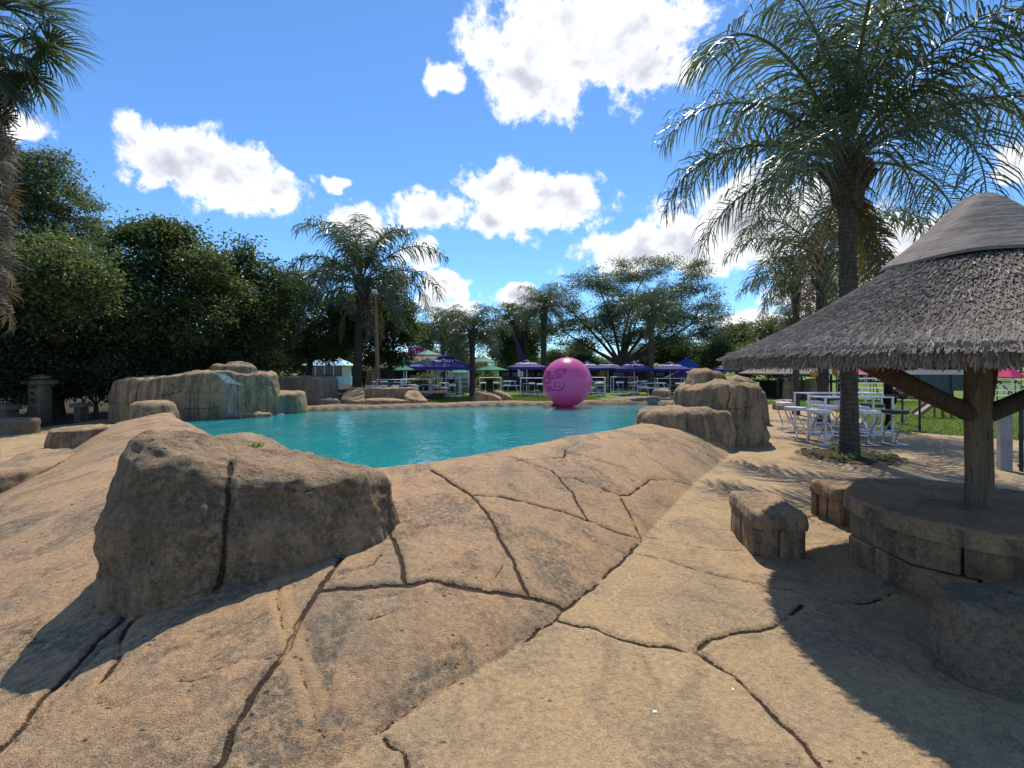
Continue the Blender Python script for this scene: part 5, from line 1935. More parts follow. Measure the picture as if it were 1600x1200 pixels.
m2 = MB().raw([(-.5, .0, 0), (0, -.25, 0), (.5, .05, 0), (.15, .12, 0), (0, .45, 0), (-.12, .12, 0)], [(0, 1, 2, 3, 4, 5)])
eo = m2.build('emblem', M['gold']); EMB = eo.data; bpy.data.objects.remove(eo)
PU = 'navy purple umbrellas round the lawn'
TXT = 'MARTELL'
umbrella('big navy purple lettered umbrella over the framed tables left of the small palm', 697, 25, 2.52, 1.86, 1.77, 'purple', 4, TXT, True, PU, -0.12)
umbrella('navy purple umbrella between the leaning flag and the pink ball', 823, 29, 2.30, 1.86, 1.49, 'purple', 4, TXT, True, PU, 0.19)
umbrella('navy purple umbrella half hidden behind the right side of the pink ball', 917, 32, 2.25, 1.80, 1.52, 'purple', 4, TXT, True, PU, -0.04)
umbrella('navy purple umbrella over the dark bar counter right of the ball', 950, 34, 2.22, 1.80, 1.52, 'purple', 4, TXT, True, PU, 0.12)
umbrella('navy purple lettered umbrella just left of the slender palm trunk', 991, 30, 2.24, 1.76, 1.55, 'purple', 4, TXT, True, PU, -0.16)
umbrella('navy purple lettered umbrella right of the slender palm trunk', 1047, 32, 2.22, 1.74, 1.63, 'purple', 4, TXT, True, PU, -0.08)
umbrella('bright blue umbrella rising behind the lettered purple umbrellas', 1072, 38, 2.60, 2.05, 1.0, 'blue', 8, None, True, None, .1)
umbrella('navy purple umbrella behind the knob of the two tier rock', 1140, 34, 2.1, 1.70, 1.45, 'purple', 4, TXT, True, PU, 0.04)
umbrella('yellow umbrella behind the slender palm trunk', 1026, 42, 2.25, 1.85, 1.1, 'yellow', 8, None, False, None, .2)
umbrella('wide yellow umbrella behind the two tier rock', 1100, 41, 2.25, 1.85, 1.15, 'yellow', 8, None, False, None, .1)
umbrella('green umbrella with a rolled tip next to the rusty lamp pole', 631, 27, 2.0, 1.70, .82, 'green', 4, None, False, None, .3, .05, finial=True)
umbrella('large two tier pale green umbrella behind the blue canopy', 668, 31, 2.45, 2.1, 1.05, 'palegreen', 4, None, False, None, .75, .06, double=True)
umbrella('green umbrella close to the small thick crowned palm', 718, 31, 1.85, 1.5, .75, 'green', 8, None, False, None, .2, .05)
umbrella('green umbrella over the potted plant right of the small palm', 768, 31, 2.0, 1.68, 1.15, 'green', 4, None, False, None, .6, .05)
umbrella('pale green umbrella behind the small thick crowned palm', 755, 37, 2.75, 2.3, .95, 'palegreen', 4, None, False, None, .75, .05)
umbrella('white umbrella over the wooden kiosk', 577, 40, 2.2, 1.95, .85, 'whitecloth', 8, None, False, None, .2, .04)

# ------------------------------------------------------------------ canopies, stalls, sign, flag, lamp pole
def gazebo(label, u, d, z_top, z_edge, half, mat, name='gazebo', rz=.2, flat=1.0, drop=.15):
    x = (u - U0) / F_PX * d
    o = thing(name, label, 'canopy', (x, d, .1 if d > 30 else -.04), rz)
    gz = o.location.z
    zt, ze = z_top - gz, z_edge - gz
    h = half
    MB().raw([(0, 0, zt), (-h, -h * flat, ze), (h, -h * flat, ze), (h, h * flat, ze), (-h, h * flat, ze), (-h, -h * flat, ze - drop), (h, -h * flat, ze - drop), (h, h * flat, ze - drop), (-h, h * flat, ze - drop)],
             [(0, 1, 2), (0, 2, 3), (0, 3, 4), (0, 4, 1), (1, 5, 6, 2), (2, 6, 7, 3), (3, 7, 8, 4), (4, 8, 5, 1)]).build('roof', M[mat], o)
    for sx in (-1, 1):
        for sy in (-1, 1):
            MB().tube([(sx * (h - .05), sy * (h * flat - .05), 0), (sx * (h - .05), sy * (h * flat - .05), ze - .03)], .025, 6).build('leg', M['white_metal'], o)
    return o


gazebo('bright blue canopy under the two tier pale green umbrella', 655, 33.5, 2.25, 1.9, .95, 'blue', drop=.1)
gazebo('pink peaked canopy beside the bleachers near the palm trunk', 1352, 30, 1.95, 1.45, .75, 'pinkcloth', drop=.1)
gazebo('small pink peaked canopy showing beside the shelter brace', 1398, 32, 2.0, 1.5, .45, 'pinkcloth', drop=.06)
gazebo('small pink pennant canopy above the grey marquee', 1445, 34, 2.0, 1.7, .3, 'pinkcloth', drop=.04)
gazebo('pink peaked canopy right of the shelter post', 1575, 24, 1.92, 1.35, .5, 'pinkcloth', drop=.06)
M['wallwhite'] = simple('white_wall', (.62, .60, .57), .8, 0, .15, 3, .2)
M['wallgrey'] = simple('grey_wall', (.32, .30, .29), .8, 0, .2, 3, .2)
M['aqua'] = simple('aqua_paint', (.40, .66, .76), .6, 0, .1, 3, .3)
M['navy'] = simple('navy_panel', (.02, .025, .06), .5, 0, .2, 4, .3)
M['darkbox'] = simple('dark_stall', (.03, .028, .03), .6, 0, .3, 4, .3)
M['wood'] = m_log('brown_boards', (.24, .13, .065), (.33, .19, .10), (.12, .06, .03))
M['roofbrown'] = m_log('brown_roof', (.20, .15, .11), (.27, .21, .16), (.12, .09, .07), 1.5)
M['signpink'] = simple('pink_sign', (.62, .04, .26), .5, 0, .2, 3, .3)
M['glassdark'] = simple('dark_glass', (.02, .03, .04), .15, 0, .2, 3, .5)

# bar building with the pink sign
B0 = px(628, 600, 39); B0[2] = .1
bb = thing('bar_building', 'low brown roofed bar building with a pink sign on the roof', 'building', B0, R(4))
MB().box((0, 1.5, 1.0), (5.0, 3.0, 2.0)).build('wall', M['wallgrey'], bb)
MB().raw([(-2.9, -.6, 1.75), (2.9, -.6, 1.75), (2.9, 1.5, 2.95), (-2.9, 1.5, 2.95), (2.9, 3.6, 1.75), (-2.9, 3.6, 1.75)], [(0, 1, 2, 3), (3, 2, 4, 5), (1, 4, 2), (5, 0, 3)]).build('roof', M['roofbrown'], bb)
MB().box((-.6, -.04, 1.1), (2.4, .06, 1.0)).build('serving_hatch', M['darkbox'], bb)
dr_ = MB().box((1.7, -.04, .95), (.8, .06, 1.9)).build('door', M['wood'], bb)
MB().box((1.98, -.09, .95), (.04, .04, .16)).build('handle', M['dark_metal'], dr_)
sg = thing('roof_sign', 'pink sign board with a white swirl on the bar roof', 'sign', px(650, 556, 39.5))
MB().box((0, 0, .35), (1.35, .06, .72), Matrix.Rotation(R(4), 3, 'Y')).build('board', M['signpink'], sg)
brd = sg.children[0]
MB().tube([(-.35, -.05, .5), (-.1, -.05, .62), (.0, -.05, .35), (-.05, -.05, .12), (.15, -.05, .10), (.3, -.05, .35)], .05, 6).build('swirl', M['letter'], brd)
for sx in (-.5, .5):
    MB().box((sx, .06, -.15), (.05, .05, .7)).build('leg', M['dark_metal'], sg)
# white bar counter
B0 = px(706, 606, 33); B0[2] = .1
kb = thing('bar_kiosk', 'white walled bar kiosk behind the big purple umbrella', 'kiosk', B0)
MB().box((0, .8, .95), (2.6, .08, 1.9)).build('back_wall', M['wallwhite'], kb)
MB().box((0, .0, .5), (2.2, .5, 1.0)).build('counter', M['wallgrey'], kb)
MB().box((0, -.02, 1.02), (2.4, .62, .05)).build('counter_top', M['white_metal'], kb)
MB().box((0, .45, 1.93), (2.9, 1.0, .07)).build('roof', M['wallgrey'], kb)
# aqua conservatory behind the trees
B0 = px(507, 592, 44); B0[2] = .1
cs = thing('garden_pavilion', 'pale aqua garden pavilion with tall windows behind the tree trunks', 'building', B0)
MB().box((0, 1.2, .45), (3.6, 2.4, .9)).build('plinth', M['aqua'], cs)
for k in range(5):
    MB().box((-1.7 + .85 * k, .05, 1.42), (.09, .09, 1.05)).build('post', M['wallwhite'], cs)
for k in range(4):
    MB().box((-1.275 + .85 * k, .07, 1.42), (.74, .03, 1.02)).build('window', M['glassdark'], cs)
MB().box((0, 1.3, 1.42), (3.4, 2.2, 1.04)).build('core', M['wallwhite'], cs)
MB().raw([(-2.1, -.25, 1.95), (2.1, -.25, 1.95), (2.1, 2.7, 1.95), (-2.1, 2.7, 1.95), (-.6, 1.2, 2.85), (.6, 1.2, 2.85)], [(0, 1, 5, 4), (1, 2, 5), (2, 3, 4, 5), (3, 0, 4), (3, 2, 1, 0)]).build('roof', M['aqua'], cs)
# wooden kiosk
B0 = px(574, 601, 39); B0[2] = .1
wk = thing('wooden_kiosk', 'small wooden kiosk of brown boards under the white umbrella', 'kiosk', B0)
MB().box((0, .5, .72), (1.0, .9, 1.44)).build('core', M['darkbox'], wk)
for k in range(6):
    MB().box((0, .02, .13 + .235 * k), (1.08, .05, .215)).build('board', M['wood'], wk)
# white cabinet
B0 = px(402, 588, 26); B0[2] = soilz(*B0[:2])
cb_ = thing('white_cabinet', 'white metal cabinet with a dark door edge behind the waterfall rock', 'cabinet', B0)
MB().box((0, 0, .62), (.75, .5, 1.24), None, .02).build('body', M['white_metal'], cb_)
MB().box((-.05, -.262, .62), (.03, .02, 1.1)).build('door_gap', M['dark_metal'], cb_)
MB().box((.12, -.27, .65), (.03, .03, .14)).build('handle', M['dark_metal'], cb_)


def stall(label, u, d, w, h, poster=None, name='bar_stall', front='navy'):
    b = px(u, 600, d); b[2] = .1
    o = thing(name, label, 'stall', b)
    MB().box((0, 0, .5), (w, .6, 1.0)).build('counter', M[front], o)
    MB().box((0, -.03, 1.02), (w + .1, .75, .05)).build('counter_top', M['darkbox'], o)
    MB().box((0, 1.2, h / 2), (w + .2, .06, h)).build('back_wall', M['darkbox'], o)
    MB().box((0, .55, h + .03), (w + .5, 1.9, .07)).build('roof', M['darkbox'], o)
    for k in range(3):
        MB().box((-w * .32 + k * w * .32, 1.15, h * .62), (w * .22, .04, h * .3)).build('shelf_panel', M['wallgrey'] if k % 2 else M['glassdark'], o)
    for sx in (-1, 1):
        MB().box((sx * w / 2, -.3, h / 2), (.06, .06, h)).build('post', M['dark_metal'], o)
    if poster:
        MB().box((poster[0], -.345, poster[1]), (poster[2], .02, poster[3])).build('poster', M['white_pad'], o)
    return o


stall('dark navy bar stall with a white poster below the leaning flag', 806, 36, 2.5, 1.75, (.35, 1.35, .42, .75))
stall('dark bar stall between the purple umbrella and the pink ball', 846, 38, 2.6, 1.7)
stall('dark bar stall behind the tables right of the pink ball', 972, 38, 4.2, 1.75)
stall('dark bar stall with shelves right of the slender palm', 1038, 40, 3.6, 1.7)
stall('dark shaded stall behind the green umbrella', 640, 36.5, 2.6, 1.5)
# purple banner
b0 = px(1163, 605, 31); b0[2] = .1
bn = thing('banner', 'purple upright banner stand beside the thatched shelter edge', 'banner', b0)
MB().box((0, 0, .95), (.78, .03, 1.5)).build('panel', M['purple'], bn)
MB().box((0, .03, .05), (.85, .3, .08)).build('foot', M['dark_metal'], bn)
tm = text_mesh(TXT, .16); tm.materials.append(M['letter'])
l_ = link('lettering', tm, bn, (0, -.02, 1.35)); l_.rotation_euler = (math.pi / 2, 0, 0)
# leaning feather flag
b0 = px(816, 605, 31); b0[2] = .1
ff = thing('feather_flag', 'tall navy feather flag leaning left on a thin pole', 'flag', b0)
MB().tube([(.1, 0, 0), (-.1, 0, 1.5), (-.45, 0, 3.2), (-.72, 0, 3.86)], [.022, .02, .014, .008], 6).build('pole', M['dark_metal'], ff)
V, F = [], []
for i in range(12):
    s = i / 11
    z = 1.5 + 2.35 * s
    x0 = -.1 - .35 * (z - 1.5) / 1.7 - (.12 * max(0, s - .8))
    w_ = .42 * math.sin(math.pi * min(1, .18 + s * .78)) ** .6
    V += [(x0 - .02, .02 * math.sin(s * 9), z), (x0 + w_, .03 * math.sin(s * 7 + 1), z - .05)]
F = [(2 * i, 2 * i + 1, 2 * i + 3, 2 * i + 2) for i in range(11)]
MB().raw(V, F).build('cloth', M['navy'], ff, True)
# rusty lamp pole
b0 = px(590, 605, 24); b0[2] = .25
lp = thing('lamp_pole', 'tall rusty wooden lamp pole beside the broad palm', 'lamp pole', b0)
MB().tube([(.02, 0, -.3), (0, 0, 1.5), (-.06, 0, 3.5), (-.10, 0, 5.35)], [.125, .115, .095, .08], 12).build('pole', M['pole'], lp, True)
MB().box((-.10, -.12, 5.42), (.26, .34, .12), Matrix.Rotation(R(-25), 3, 'X'), .02).build('lamp_head', M['white_metal'], lp)
MB().tube([(-.10, 0, 5.3), (-.10, -.1, 5.4)], .02, 6).build('bracket', M['dark_metal'], lp)

# ------------------------------------------------------------------ right background: bleachers, marquee, fence, slide
def bleachers(label, u, d, rows=8, L=3.2, rz=0.0):
    b = px(u, 600, d); b[2] = -.03
    o = thing('bleachers', label, 'bleachers', b, rz)
    for k in range(rows):
        MB().box((0, k * .45, .45 + .26 * k), (L, .26, .05)).build('plank', M['white_metal'], o)
    for s in (-.5, -.17, .17, .5):
        MB().tube([(s * L * .96, -.1, .40), (s * L * .96, rows * .45, .38 + .26 * rows)], .03, 6).build('stringer', M['dark_metal'], o)
        for k in range(1, rows, 2):
            MB().tube([(s * L * .96, k * .45, 0), (s * L * .96, k * .45, .42 + .26 * k)], .022, 6).build('prop', M['dark_metal'], o)
    return o


bleachers('stepped white plank bleachers seen right of the tall palm trunk', 1358, 26, 7, 2.6, R(-28))
bleachers('stepped white plank bleachers seen right of the shelter post', 1600, 23, 6, 2.2, R(-20))
b0 = px(1490, 600, 27); b0[2] = -.03
mq = thing('marquee', 'grey sided marquee between the bleachers on the lawn', 'marquee', b0, R(-8))
MB().raw([(-1.9, 0, 1.45), (1.7, 0, 1.45), (1.7, 2.4, 1.45), (-1.9, 2.4, 1.45), (-1.5, 1.2, 1.72), (1.4, 1.2, 1.72)], [(0, 1, 5, 4), (1, 2, 5), (2, 3, 4, 5), (3, 0, 4)]).build('roof', M['greycloth'], mq)
MB().box((-.1, 2.35, .75), (3.5, .04, 1.45)).build('back_wall', M['greycloth'], mq)
MB().box((-.1, .1, .98), (3.5, .04, .92)).build('front_wall', M['greycloth'], mq)
for sx in (-1.8, -.1, 1.6):
    for sy in (.02, 2.3):
        MB().tube([(sx, sy, 0), (sx, sy, 1.45)], .03, 6).build('pole', M['dark_metal'], mq)
b0 = px(1462, 655, 17.5); b0[2] = -.04
sd = thing('play_slide', 'small playground slide with a grey chute standing on the bright lawn', 'slide', b0)
MB().box((-.33, 0, .37), (.95, .38, .04), Matrix.Rotation(R(-36), 3, 'Y')).build('chute', M['wallgrey'], sd)
for sy in (-.2, .2):
    MB().box((-.33, sy, .42), (.95, .03, .12), Matrix.Rotation(R(-36), 3, 'Y')).build('side_rail', M['wood'], sd)
for sx in (.12, .42):
    for sy in (-.18, .18):
        MB().box((sx, sy, .36), (.05, .05, .75)).build('post', M['wood'], sd)
MB().box((.28, 0, .70), (.42, .40, .04)).build('platform', M['wood'], sd)
for k, (u, v, h, lab) in enumerate([(1410, 661, .95, 'thin dark stanchion with a round top on the lawn edge behind the standing person'), (1437, 673, 1.02, 'thin dark stanchion with a square foot on the lawn edge beside the slide')]):
    q = gp(u, v); q[2] = -.04
    o = thing('stanchion', lab, 'post', q)
    MB().tube([(0, 0, 0), (0, 0, h)], .028, 8).build('post', M['dark_metal'], o, True)
    MB().box((0, 0, .02), (.22, .22, .04), None, .005).build('foot', M['dark_metal'], o)
    MB().lathe([(.002, .16), (.12, .14), (.15, 0), (.12, -.12), (.002, -.14)] if k == 0 else [(.03, .05), (.035, 0), (.03, -.03)], 12, (0, 0, h)).build('cap', M['darkbox'], o, True)
# dark gate at the right edge
b0 = gp(1572, 735); b0[2] = 0
gt = thing('metal_gate', 'dark metal gate with a grey post and a solid panel at the deck edge', 'gate', b0, R(-22))
MB().box((-.02, 0, .58), (.16, .14, 1.20), None, .01).build('post', M['wallgrey'], gt)
for k, x in enumerate((.20, .36, .62, 1.15, 1.7)):
    MB().box((x, 0, .58), (.045, .045, 1.16)).build('upright', M['dark_metal'], gt)
for z in (.10, .62, 1.14):
    MB().box((.93, .0, z), (1.55, .035, .035)).build('rail', M['dark_metal'], gt)
MB().box((1.4, .03, .62), (1.0, .03, .95)).build('panel', M['darkbox'], gt)

# far stone bar with a grey roof sheet, low rock, thatched far hut
b0 = gp(1252, 622); b0[2] = 0
sb_ = thing('stone_bar', 'squat stone bar with a crumpled grey sheet roof on the lawn', 'bar', (b0[0], b0[1], -.03))
local_rock('pillar', ell(-.85, -.2, .32, .3, 1.15, 0, 9, 3), -.05, 'rock', sb_, edge=.1, N=60, KW=10, KC=6, seed=91)
local_rock('pillar', ell(.45, -.3, .5, .4, 1.15, 0, 9, 4), -.05, 'rock', sb_, edge=.1, N=60, KW=10, KC=6, seed=92)
MB().box((-.1, .3, .55), (1.5, .1, 1.1)).build('back_wall', M['wallgrey'], sb_)
V = []
rs = random.Random(2)
for j in range(7):
    for i in range(13):
        x, y = -1.35 + i * .225, -.75 + j * .25
        V.append((x, y, 1.22 + .16 * math.cos(x * 1.1) + .05 * math.sin(x * 5 + y * 3) + rs.uniform(-.02, .02)))
F = [(j * 13 + i, j * 13 + i + 1, (j + 1) * 13 + i + 1, (j + 1) * 13 + i) for j in range(6) for i in range(12)]
M['sheet'] = simple('grey_sheet', (.34, .38, .41), .5, .2, .35, 6, .4)
MB().raw(V, F).build('roof_sheet', M['sheet'], sb_)
rock('low_rock', 'low flat stone beside the stone bar on the deck edge', ell(11.9, 20.3, .6, .35, .42, 0, seed=3), -.05, 'rock', edge=.1, N=70, KW=8, seed=93)
b0 = px(1235, 603, 30); b0[2] = -.03
fh = thing('far_thatched_hut', 'grey thatched open hut behind the stone bar', 'hut', b0)
MB().lathe([(3.0, 1.42), (3.05, 1.50), (1.6, 2.05), (.3, 2.5), (.002, 2.52)], 28).build('roof', M['thatch_far'] if 'thatch_far' in M else M['cap'], fh, True)
for k in range(8):
    a = k * math.pi / 4
    MB().tube([(2.6 * math.cos(a), 2.6 * math.sin(a), 0), (2.6 * math.cos(a), 2.6 * math.sin(a), 1.7)], .07, 8).build('post', M['logdark'], fh)
MB().box((0, .5, .5), (3.2, .5, 1.0)).build('counter', M['darkbox'], fh)
b0 = px(1085, 600, 33); b0[2] = .1
fh2 = thing('far_thatched_hut', 'dark low thatched hut behind the two tier rock', 'hut', b0)
MB().lathe([(2.0, .95), (2.05, 1.02), (1.2, 1.42), (.3, 1.66), (.002, 1.68)], 28).build('roof', M['cap'], fh2, True)
for k in range(6):
    a = k * math.pi / 3
    MB().tube([(1.7 * math.cos(a), 1.7 * math.sin(a), 0), (1.7 * math.cos(a), 1.7 * math.sin(a), 1.1)], .06, 8).build('post', M['logdark'], fh2)
# two big yellow paper flowers hung by the second palm
for k, (u, v) in enumerate([(1272, 584), (1307, 580)]):
    q = px(u, v, 14.2)
    o = MB()
    rs = random.Random(k)
    for j in range(40):
        d = Vector((rs.gauss(0, 1), rs.gauss(0, 1), rs.gauss(0, 1))).normalized()
        s1_ = d.orthogonal().normalized() * .045; s2_ = d.cross(s1_).normalized() * .045
        p = d * .055
        o.raw([p - s1_, p + s2_ + d * .05, p + s1_ + d * .06, p - s2_ + d * .05], [(0, 1, 2, 3)])
    hd = thing('yellow_flower', ['round yellow flower head on a tall stem beside the stone bar', 'drooping yellow flower head on a tall stem against the second palm trunk'][k], 'flower', (q[0], q[1], 0))
    ob = o.build('flower_head', M['yellow'], hd, False, (0, 0, q[2]))
    ob.scale = (1, 1, 1.0 if k == 0 else 1.6)
    MB().tube([(0, 0, -.02), (.03, 0, q[2] * .5), (0, 0, q[2])], .012, 5).build('stem', M['rachis'], hd)
# potted shrub by the tables, pots
for k, (u, d, lab) in enumerate([(664, 29, 'leafy potted shrub behind the framed tables left of the small palm'), (765, 30, 'leafy potted shrub under the green umbrella')]):
    x = (u - U0) / F_PX * d
    o = tree(lab, (x, d, .08), [((x, d, 1.05), (.65, .5, .5)), ((x + .3, d, .75), (.5, .4, .4)), ((x - .35, d, .8), (.5, .4, .4))], 'leaf_mid', 'potted_shrub', .05, .13, 9, .35, 26, 95 + k, cat='shrub', fork=.4)
    MB().lathe([(.16, 0), (.22, .42), (.25, .44), (.24, .40), (.0001, .38)], 14).build('pot', M['wood'], o, True)

# ------------------------------------------------------------------ stone furniture under the trees at the left
def blocky(label, name, cat, c, parts_):
    o = thing(name, label, cat, c)
    for nm, off_, sz_, ed in parts_:
        a, b = sz_[0] / 2, sz_[1] / 2
        z1 = off_[2] + sz_[2]
        local_rock(nm, [(off_[0] - a, off_[1] - b, z1), (off_[0], off_[1] - b, z1), (off_[0] + a, off_[1] - b, z1), (off_[0] + a, off_[1] + b, z1), (off_[0], off_[1] + b, z1), (off_[0] - a, off_[1] + b, z1)], off_[2] - .02, 'moss_shade_rock', o, edge=ed, N=60, KW=8, KR=5, KC=8, lean=.01, bulge=0, amp=(.03, .012), freq=(2.5, 7), seed=int(abs(c[0]) * 10))
    return o


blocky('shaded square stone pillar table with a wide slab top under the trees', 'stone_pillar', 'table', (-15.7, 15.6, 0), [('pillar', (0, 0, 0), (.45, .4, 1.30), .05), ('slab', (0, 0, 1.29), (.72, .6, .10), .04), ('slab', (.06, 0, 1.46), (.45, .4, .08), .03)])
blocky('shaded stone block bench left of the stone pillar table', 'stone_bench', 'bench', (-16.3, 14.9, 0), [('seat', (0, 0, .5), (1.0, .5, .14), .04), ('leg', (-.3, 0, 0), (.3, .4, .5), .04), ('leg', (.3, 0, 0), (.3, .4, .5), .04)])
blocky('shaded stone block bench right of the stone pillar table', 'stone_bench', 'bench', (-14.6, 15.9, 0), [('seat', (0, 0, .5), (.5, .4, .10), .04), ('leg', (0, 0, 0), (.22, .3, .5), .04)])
blocky('long low shade-darkened mossy stone wall at the edge of the sunlit deck', 'stone_wall', 'wall', (-14.6, 12.95, 0), [('wall', (0, 0, 0), (2.6, .5, .42), .07), ('wall', (-2.3, -.1, 0), (2.2, .5, .45), .07)])


# ------------------------------------------------------------------ people
M['skin'] = simple('brown_skin', (.16, .085, .05), .55, 0, .1, 8, .4)
M['blackcloth'] = simple('black_clothes', (.012, .012, .014), .85, 0, .3, 12, .2)
M['redcloth'] = simple('maroon_clothes', (.12, .02, .03), .85, 0, .3, 12, .2)
M['whiteshirt'] = simple('white_clothes', (.62, .60, .58), .85, 0, .2, 12, .2)
M['orangecloth'] = simple('orange_clothes', (.55, .20, .05), .85, 0, .2, 12, .2)
M['jeans'] = simple('dark_blue_clothes', (.03, .04, .08), .85, 0, .2, 12, .2)
M['hair'] = simple('black_hair', (.012, .010, .009), .7, 0, .3, 30, .3)
M['pinkcap'] = simple('pink_cap', (.72, .34, .40), .6, 0, .15, 10, .3)


def skin_mesh(name, J, E, rad, mat, sub=2):
    me = bpy.data.meshes.new(name)
    keys = list(J)
    me.from_pydata([J[k] for k in keys], [(keys.index(a), keys.index(b)) for a, b in E], [])
    ob = bpy.data.objects.new(name, me)
    COL.objects.link(ob)
    md = ob.modifiers.new('skin', 'SKIN')
    for i, k in enumerate(keys):
        r_ = rad[k]
        me.skin_vertices[0].data[i].radius = (r_, r_) if isinstance(r_, (int, float)) else r_
    me.skin_vertices[0].data[0].use_root = True
    sb = ob.modifiers.new('sub', 'SUBSURF'); sb.levels = sub; sb.render_levels = sub
    bpy.context.view_layer.update()
    out = bpy.data.meshes.new_from_object(ob.evaluated_get(bpy.context.evaluated_depsgraph_get()))
    out.name = name
    bpy.data.objects.remove(ob)
    bpy.data.meshes.remove(me)
    out.materials.clear(); out.materials.append(mat)
    out.polygons.foreach_set('use_smooth', [True] * len(out.polygons))
    return out


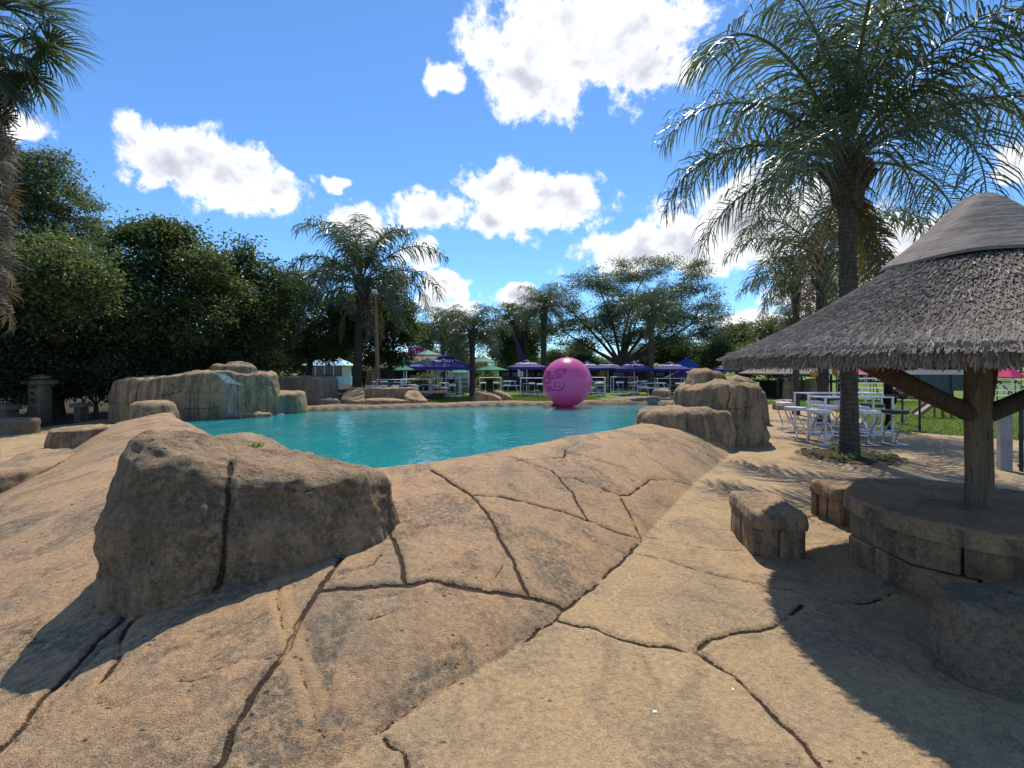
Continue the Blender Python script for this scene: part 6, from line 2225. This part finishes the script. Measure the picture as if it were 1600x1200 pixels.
def person(label, loc, rz, shirt, trousers, cap=None, arms='down', sit=False, scale=1.0):
    o = thing('person', label, 'person', loc, rz, None, scale)
    J = {'pelvis': (0, 0, .95), 'waist': (0, 0, 1.10), 'chest': (0, .0, 1.30), 'neck0': (0, .01, 1.46), 'neck': (0, .0, 1.52), 'head': (0, -.015, 1.62), 'crown': (0, -.01, 1.70)}
    rad = {'pelvis': (.155, .115), 'waist': (.135, .10), 'chest': (.165, .115), 'neck0': (.075, .065), 'neck': .052, 'head': (.078, .092), 'crown': (.062, .075)}
    E = [('pelvis', 'waist'), ('waist', 'chest'), ('chest', 'neck0'), ('neck0', 'neck'), ('neck', 'head'), ('head', 'crown')]
    for s, sd_ in ((-1, 'l'), (1, 'r')):
        if sit:
            leg = {'hip': (s * .09, -.02, .92), 'knee': (s * .11, -.44, .95), 'ankle': (s * .11, -.46, .50), 'toe': (s * .12, -.60, .46)}
        else:
            leg = {'hip': (s * .095, 0, .88), 'knee': (s * .105, -.01 - .03 * (s > 0), .49), 'ankle': (s * .11, .03, .085), 'toe': (s * .13, -.12, .04)}
        if arms == 'front':
            arm = {'sh': (s * .185, .01, 1.41), 'el': (s * .25, .0, 1.14), 'wr': (s * .10, -.22, 1.06), 'palm': (s * .05, -.28, 1.06)}
        elif arms == 'out':
            arm = {'sh': (s * .185, .01, 1.41), 'el': (s * .27, -.06, 1.16), 'wr': (s * .26, -.30, 1.12), 'palm': (s * .25, -.37, 1.12)}
        else:
            arm = {'sh': (s * .185, .01, 1.41), 'el': (s * .235, .03, 1.13), 'wr': (s * .25, -.03, .88), 'palm': (s * .255, -.05, .80)}
        for k, v in {**leg, **arm}.items():
            J[k + sd_] = v
        for k, v in (('hip', .088), ('knee', .058), ('ankle', .040), ('toe', .036), ('sh', .062), ('el', .042), ('wr', .028), ('palm', (.038, .022))):
            rad[k + sd_] = v
        pd = Vector(arm['palm']) - Vector(arm['wr']); pd.normalize()
        sv = pd.cross(Vector((s, .3, .1))).normalized()
        for f in range(4):
            b = Vector(arm['palm']) + pd * .035 + sv * (.022 * (f - 1.5))
            e = b + pd * (.065, .075, .07, .055)[f] + Vector((-s * .012, -.01, -.005))
            J[f'f{f}{sd_}'] = tuple(b); J[f'g{f}{sd_}'] = tuple(e)
            rad[f'f{f}{sd_}'] = .0095; rad[f'g{f}{sd_}'] = .008
            E += [('palm' + sd_, f'f{f}{sd_}'), (f'f{f}{sd_}', f'g{f}{sd_}')]
        th_ = Vector(arm['palm']) - pd * .02 + sv * .05
        J['th' + sd_] = tuple(th_); J['ti' + sd_] = tuple(th_ + pd * .04 + sv * .012)
        rad['th' + sd_] = .011; rad['ti' + sd_] = .009
        E += [('palm' + sd_, 'th' + sd_), ('th' + sd_, 'ti' + sd_)]
        E += [('pelvis', 'hip' + sd_), ('hip' + sd_, 'knee' + sd_), ('knee' + sd_, 'ankle' + sd_), ('ankle' + sd_, 'toe' + sd_),
              ('chest', 'sh' + sd_), ('sh' + sd_, 'el' + sd_), ('el' + sd_, 'wr' + sd_), ('wr' + sd_, 'palm' + sd_)]
    link('body', skin_mesh('body', J, E, rad, M['skin'], 1), o)

    def wear(nm, keys, mat, grow, over={}):
        JJ = {k: over.get(k, J[k]) for k in keys}
        EE = [(a, b) for a, b in E if a in keys and b in keys]
        RR = {k: (rad[k] + grow if isinstance(rad[k], (int, float)) else (rad[k][0] + grow, rad[k][1] + grow)) for k in keys}
        link(nm, skin_mesh(nm, JJ, EE, RR, M[mat], 1), o)
    wear('shirt', ['pelvis', 'waist', 'chest', 'neck0', 'shl', 'shr', 'ell', 'elr', 'wrl', 'wrr'], shirt, .018)
    wear('trousers', ['pelvis', 'hipl', 'hipr', 'kneel', 'kneer', 'anklel', 'ankler'], trousers, .022, {'pelvis': (0, 0, .96)})
    wear('shoe', ['anklel', 'toel'], 'blackcloth', .012, {'anklel': tuple(Vector(J['anklel']) + Vector((0, .02, -.03)))})
    wear('shoe', ['ankler', 'toer'], 'blackcloth', .012, {'ankler': tuple(Vector(J['ankler']) + Vector((0, .02, -.03)))})
    # face and hair
    MB().lathe([(.020, -.02), (.022, 0), (.014, .03), (.004, .05)], 8, (0, -.115, 1.60)).build('nose', M['skin'], o, True)
    for s in (-1, 1):
        MB().lathe([(.001, -.010), (.012, 0), (.001, .010)], 8, (s * .034, -.098, 1.645)).build('eye', M['hair'], o, True)
        MB().lathe([(.001, -.03), (.02, 0), (.001, .03)], 8, (s * .086, .0, 1.63)).build('ear', M['skin'], o, True)
    MB().box((0, -.104, 1.565), (.045, .012, .010)).build('mouth', M['redcloth'], o)
    prof = [(.094, -.02), (.100, .02), (.092, .07), (.06, .11), (.002, .125)]
    MB().lathe(prof, 16, (0, .012, 1.655)).build('cap' if cap else 'hair', M[cap] if cap else M['hair'], o, True)
    if cap:
        hat = [c_ for c_ in o.children if c_.name.startswith('cap')][0]
        MB().box((0, -.13, 1.665), (.14, .12, .012), Matrix.Rotation(R(10), 3, 'X'), .004).build('cap_peak', M[cap], hat)
    return o


q = gp(1388, 671)
person('person in black with a pink cap standing at the lawn edge by the high tables', (q[0], q[1], 0), R(60), 'blackcloth', 'blackcloth', 'pinkcap', 'front', False, 1.0)
q = px(566, 608, 33); person('person in black standing before the wooden kiosk', (q[0], q[1], .15), R(20), 'blackcloth', 'blackcloth', None, 'down')
q = px(695, 605, 31.5); person('person in maroon at the white bar kiosk', (q[0], q[1], .1), R(190), 'redcloth', 'jeans', None, 'out')
q = px(705, 605, 31.2); person('person in a white shirt at the white bar kiosk', (q[0], q[1], .1), R(150), 'whiteshirt', 'jeans', None, 'front')
q = px(942, 605, 35.5); person('person in an orange top at the bar stall right of the ball', (q[0], q[1], .1), R(-20), 'orangecloth', 'jeans', None, 'down')
q = px(948, 605, 36.0); person('person in dark clothes beside the one in the orange top', (q[0], q[1], .1), R(30), 'jeans', 'blackcloth', None, 'down')
q = px(984, 605, 35.5); person('person in a red top by the umbrella pole near the slender palm', (q[0], q[1], .1), R(10), 'redcloth', 'orangecloth', None, 'front')
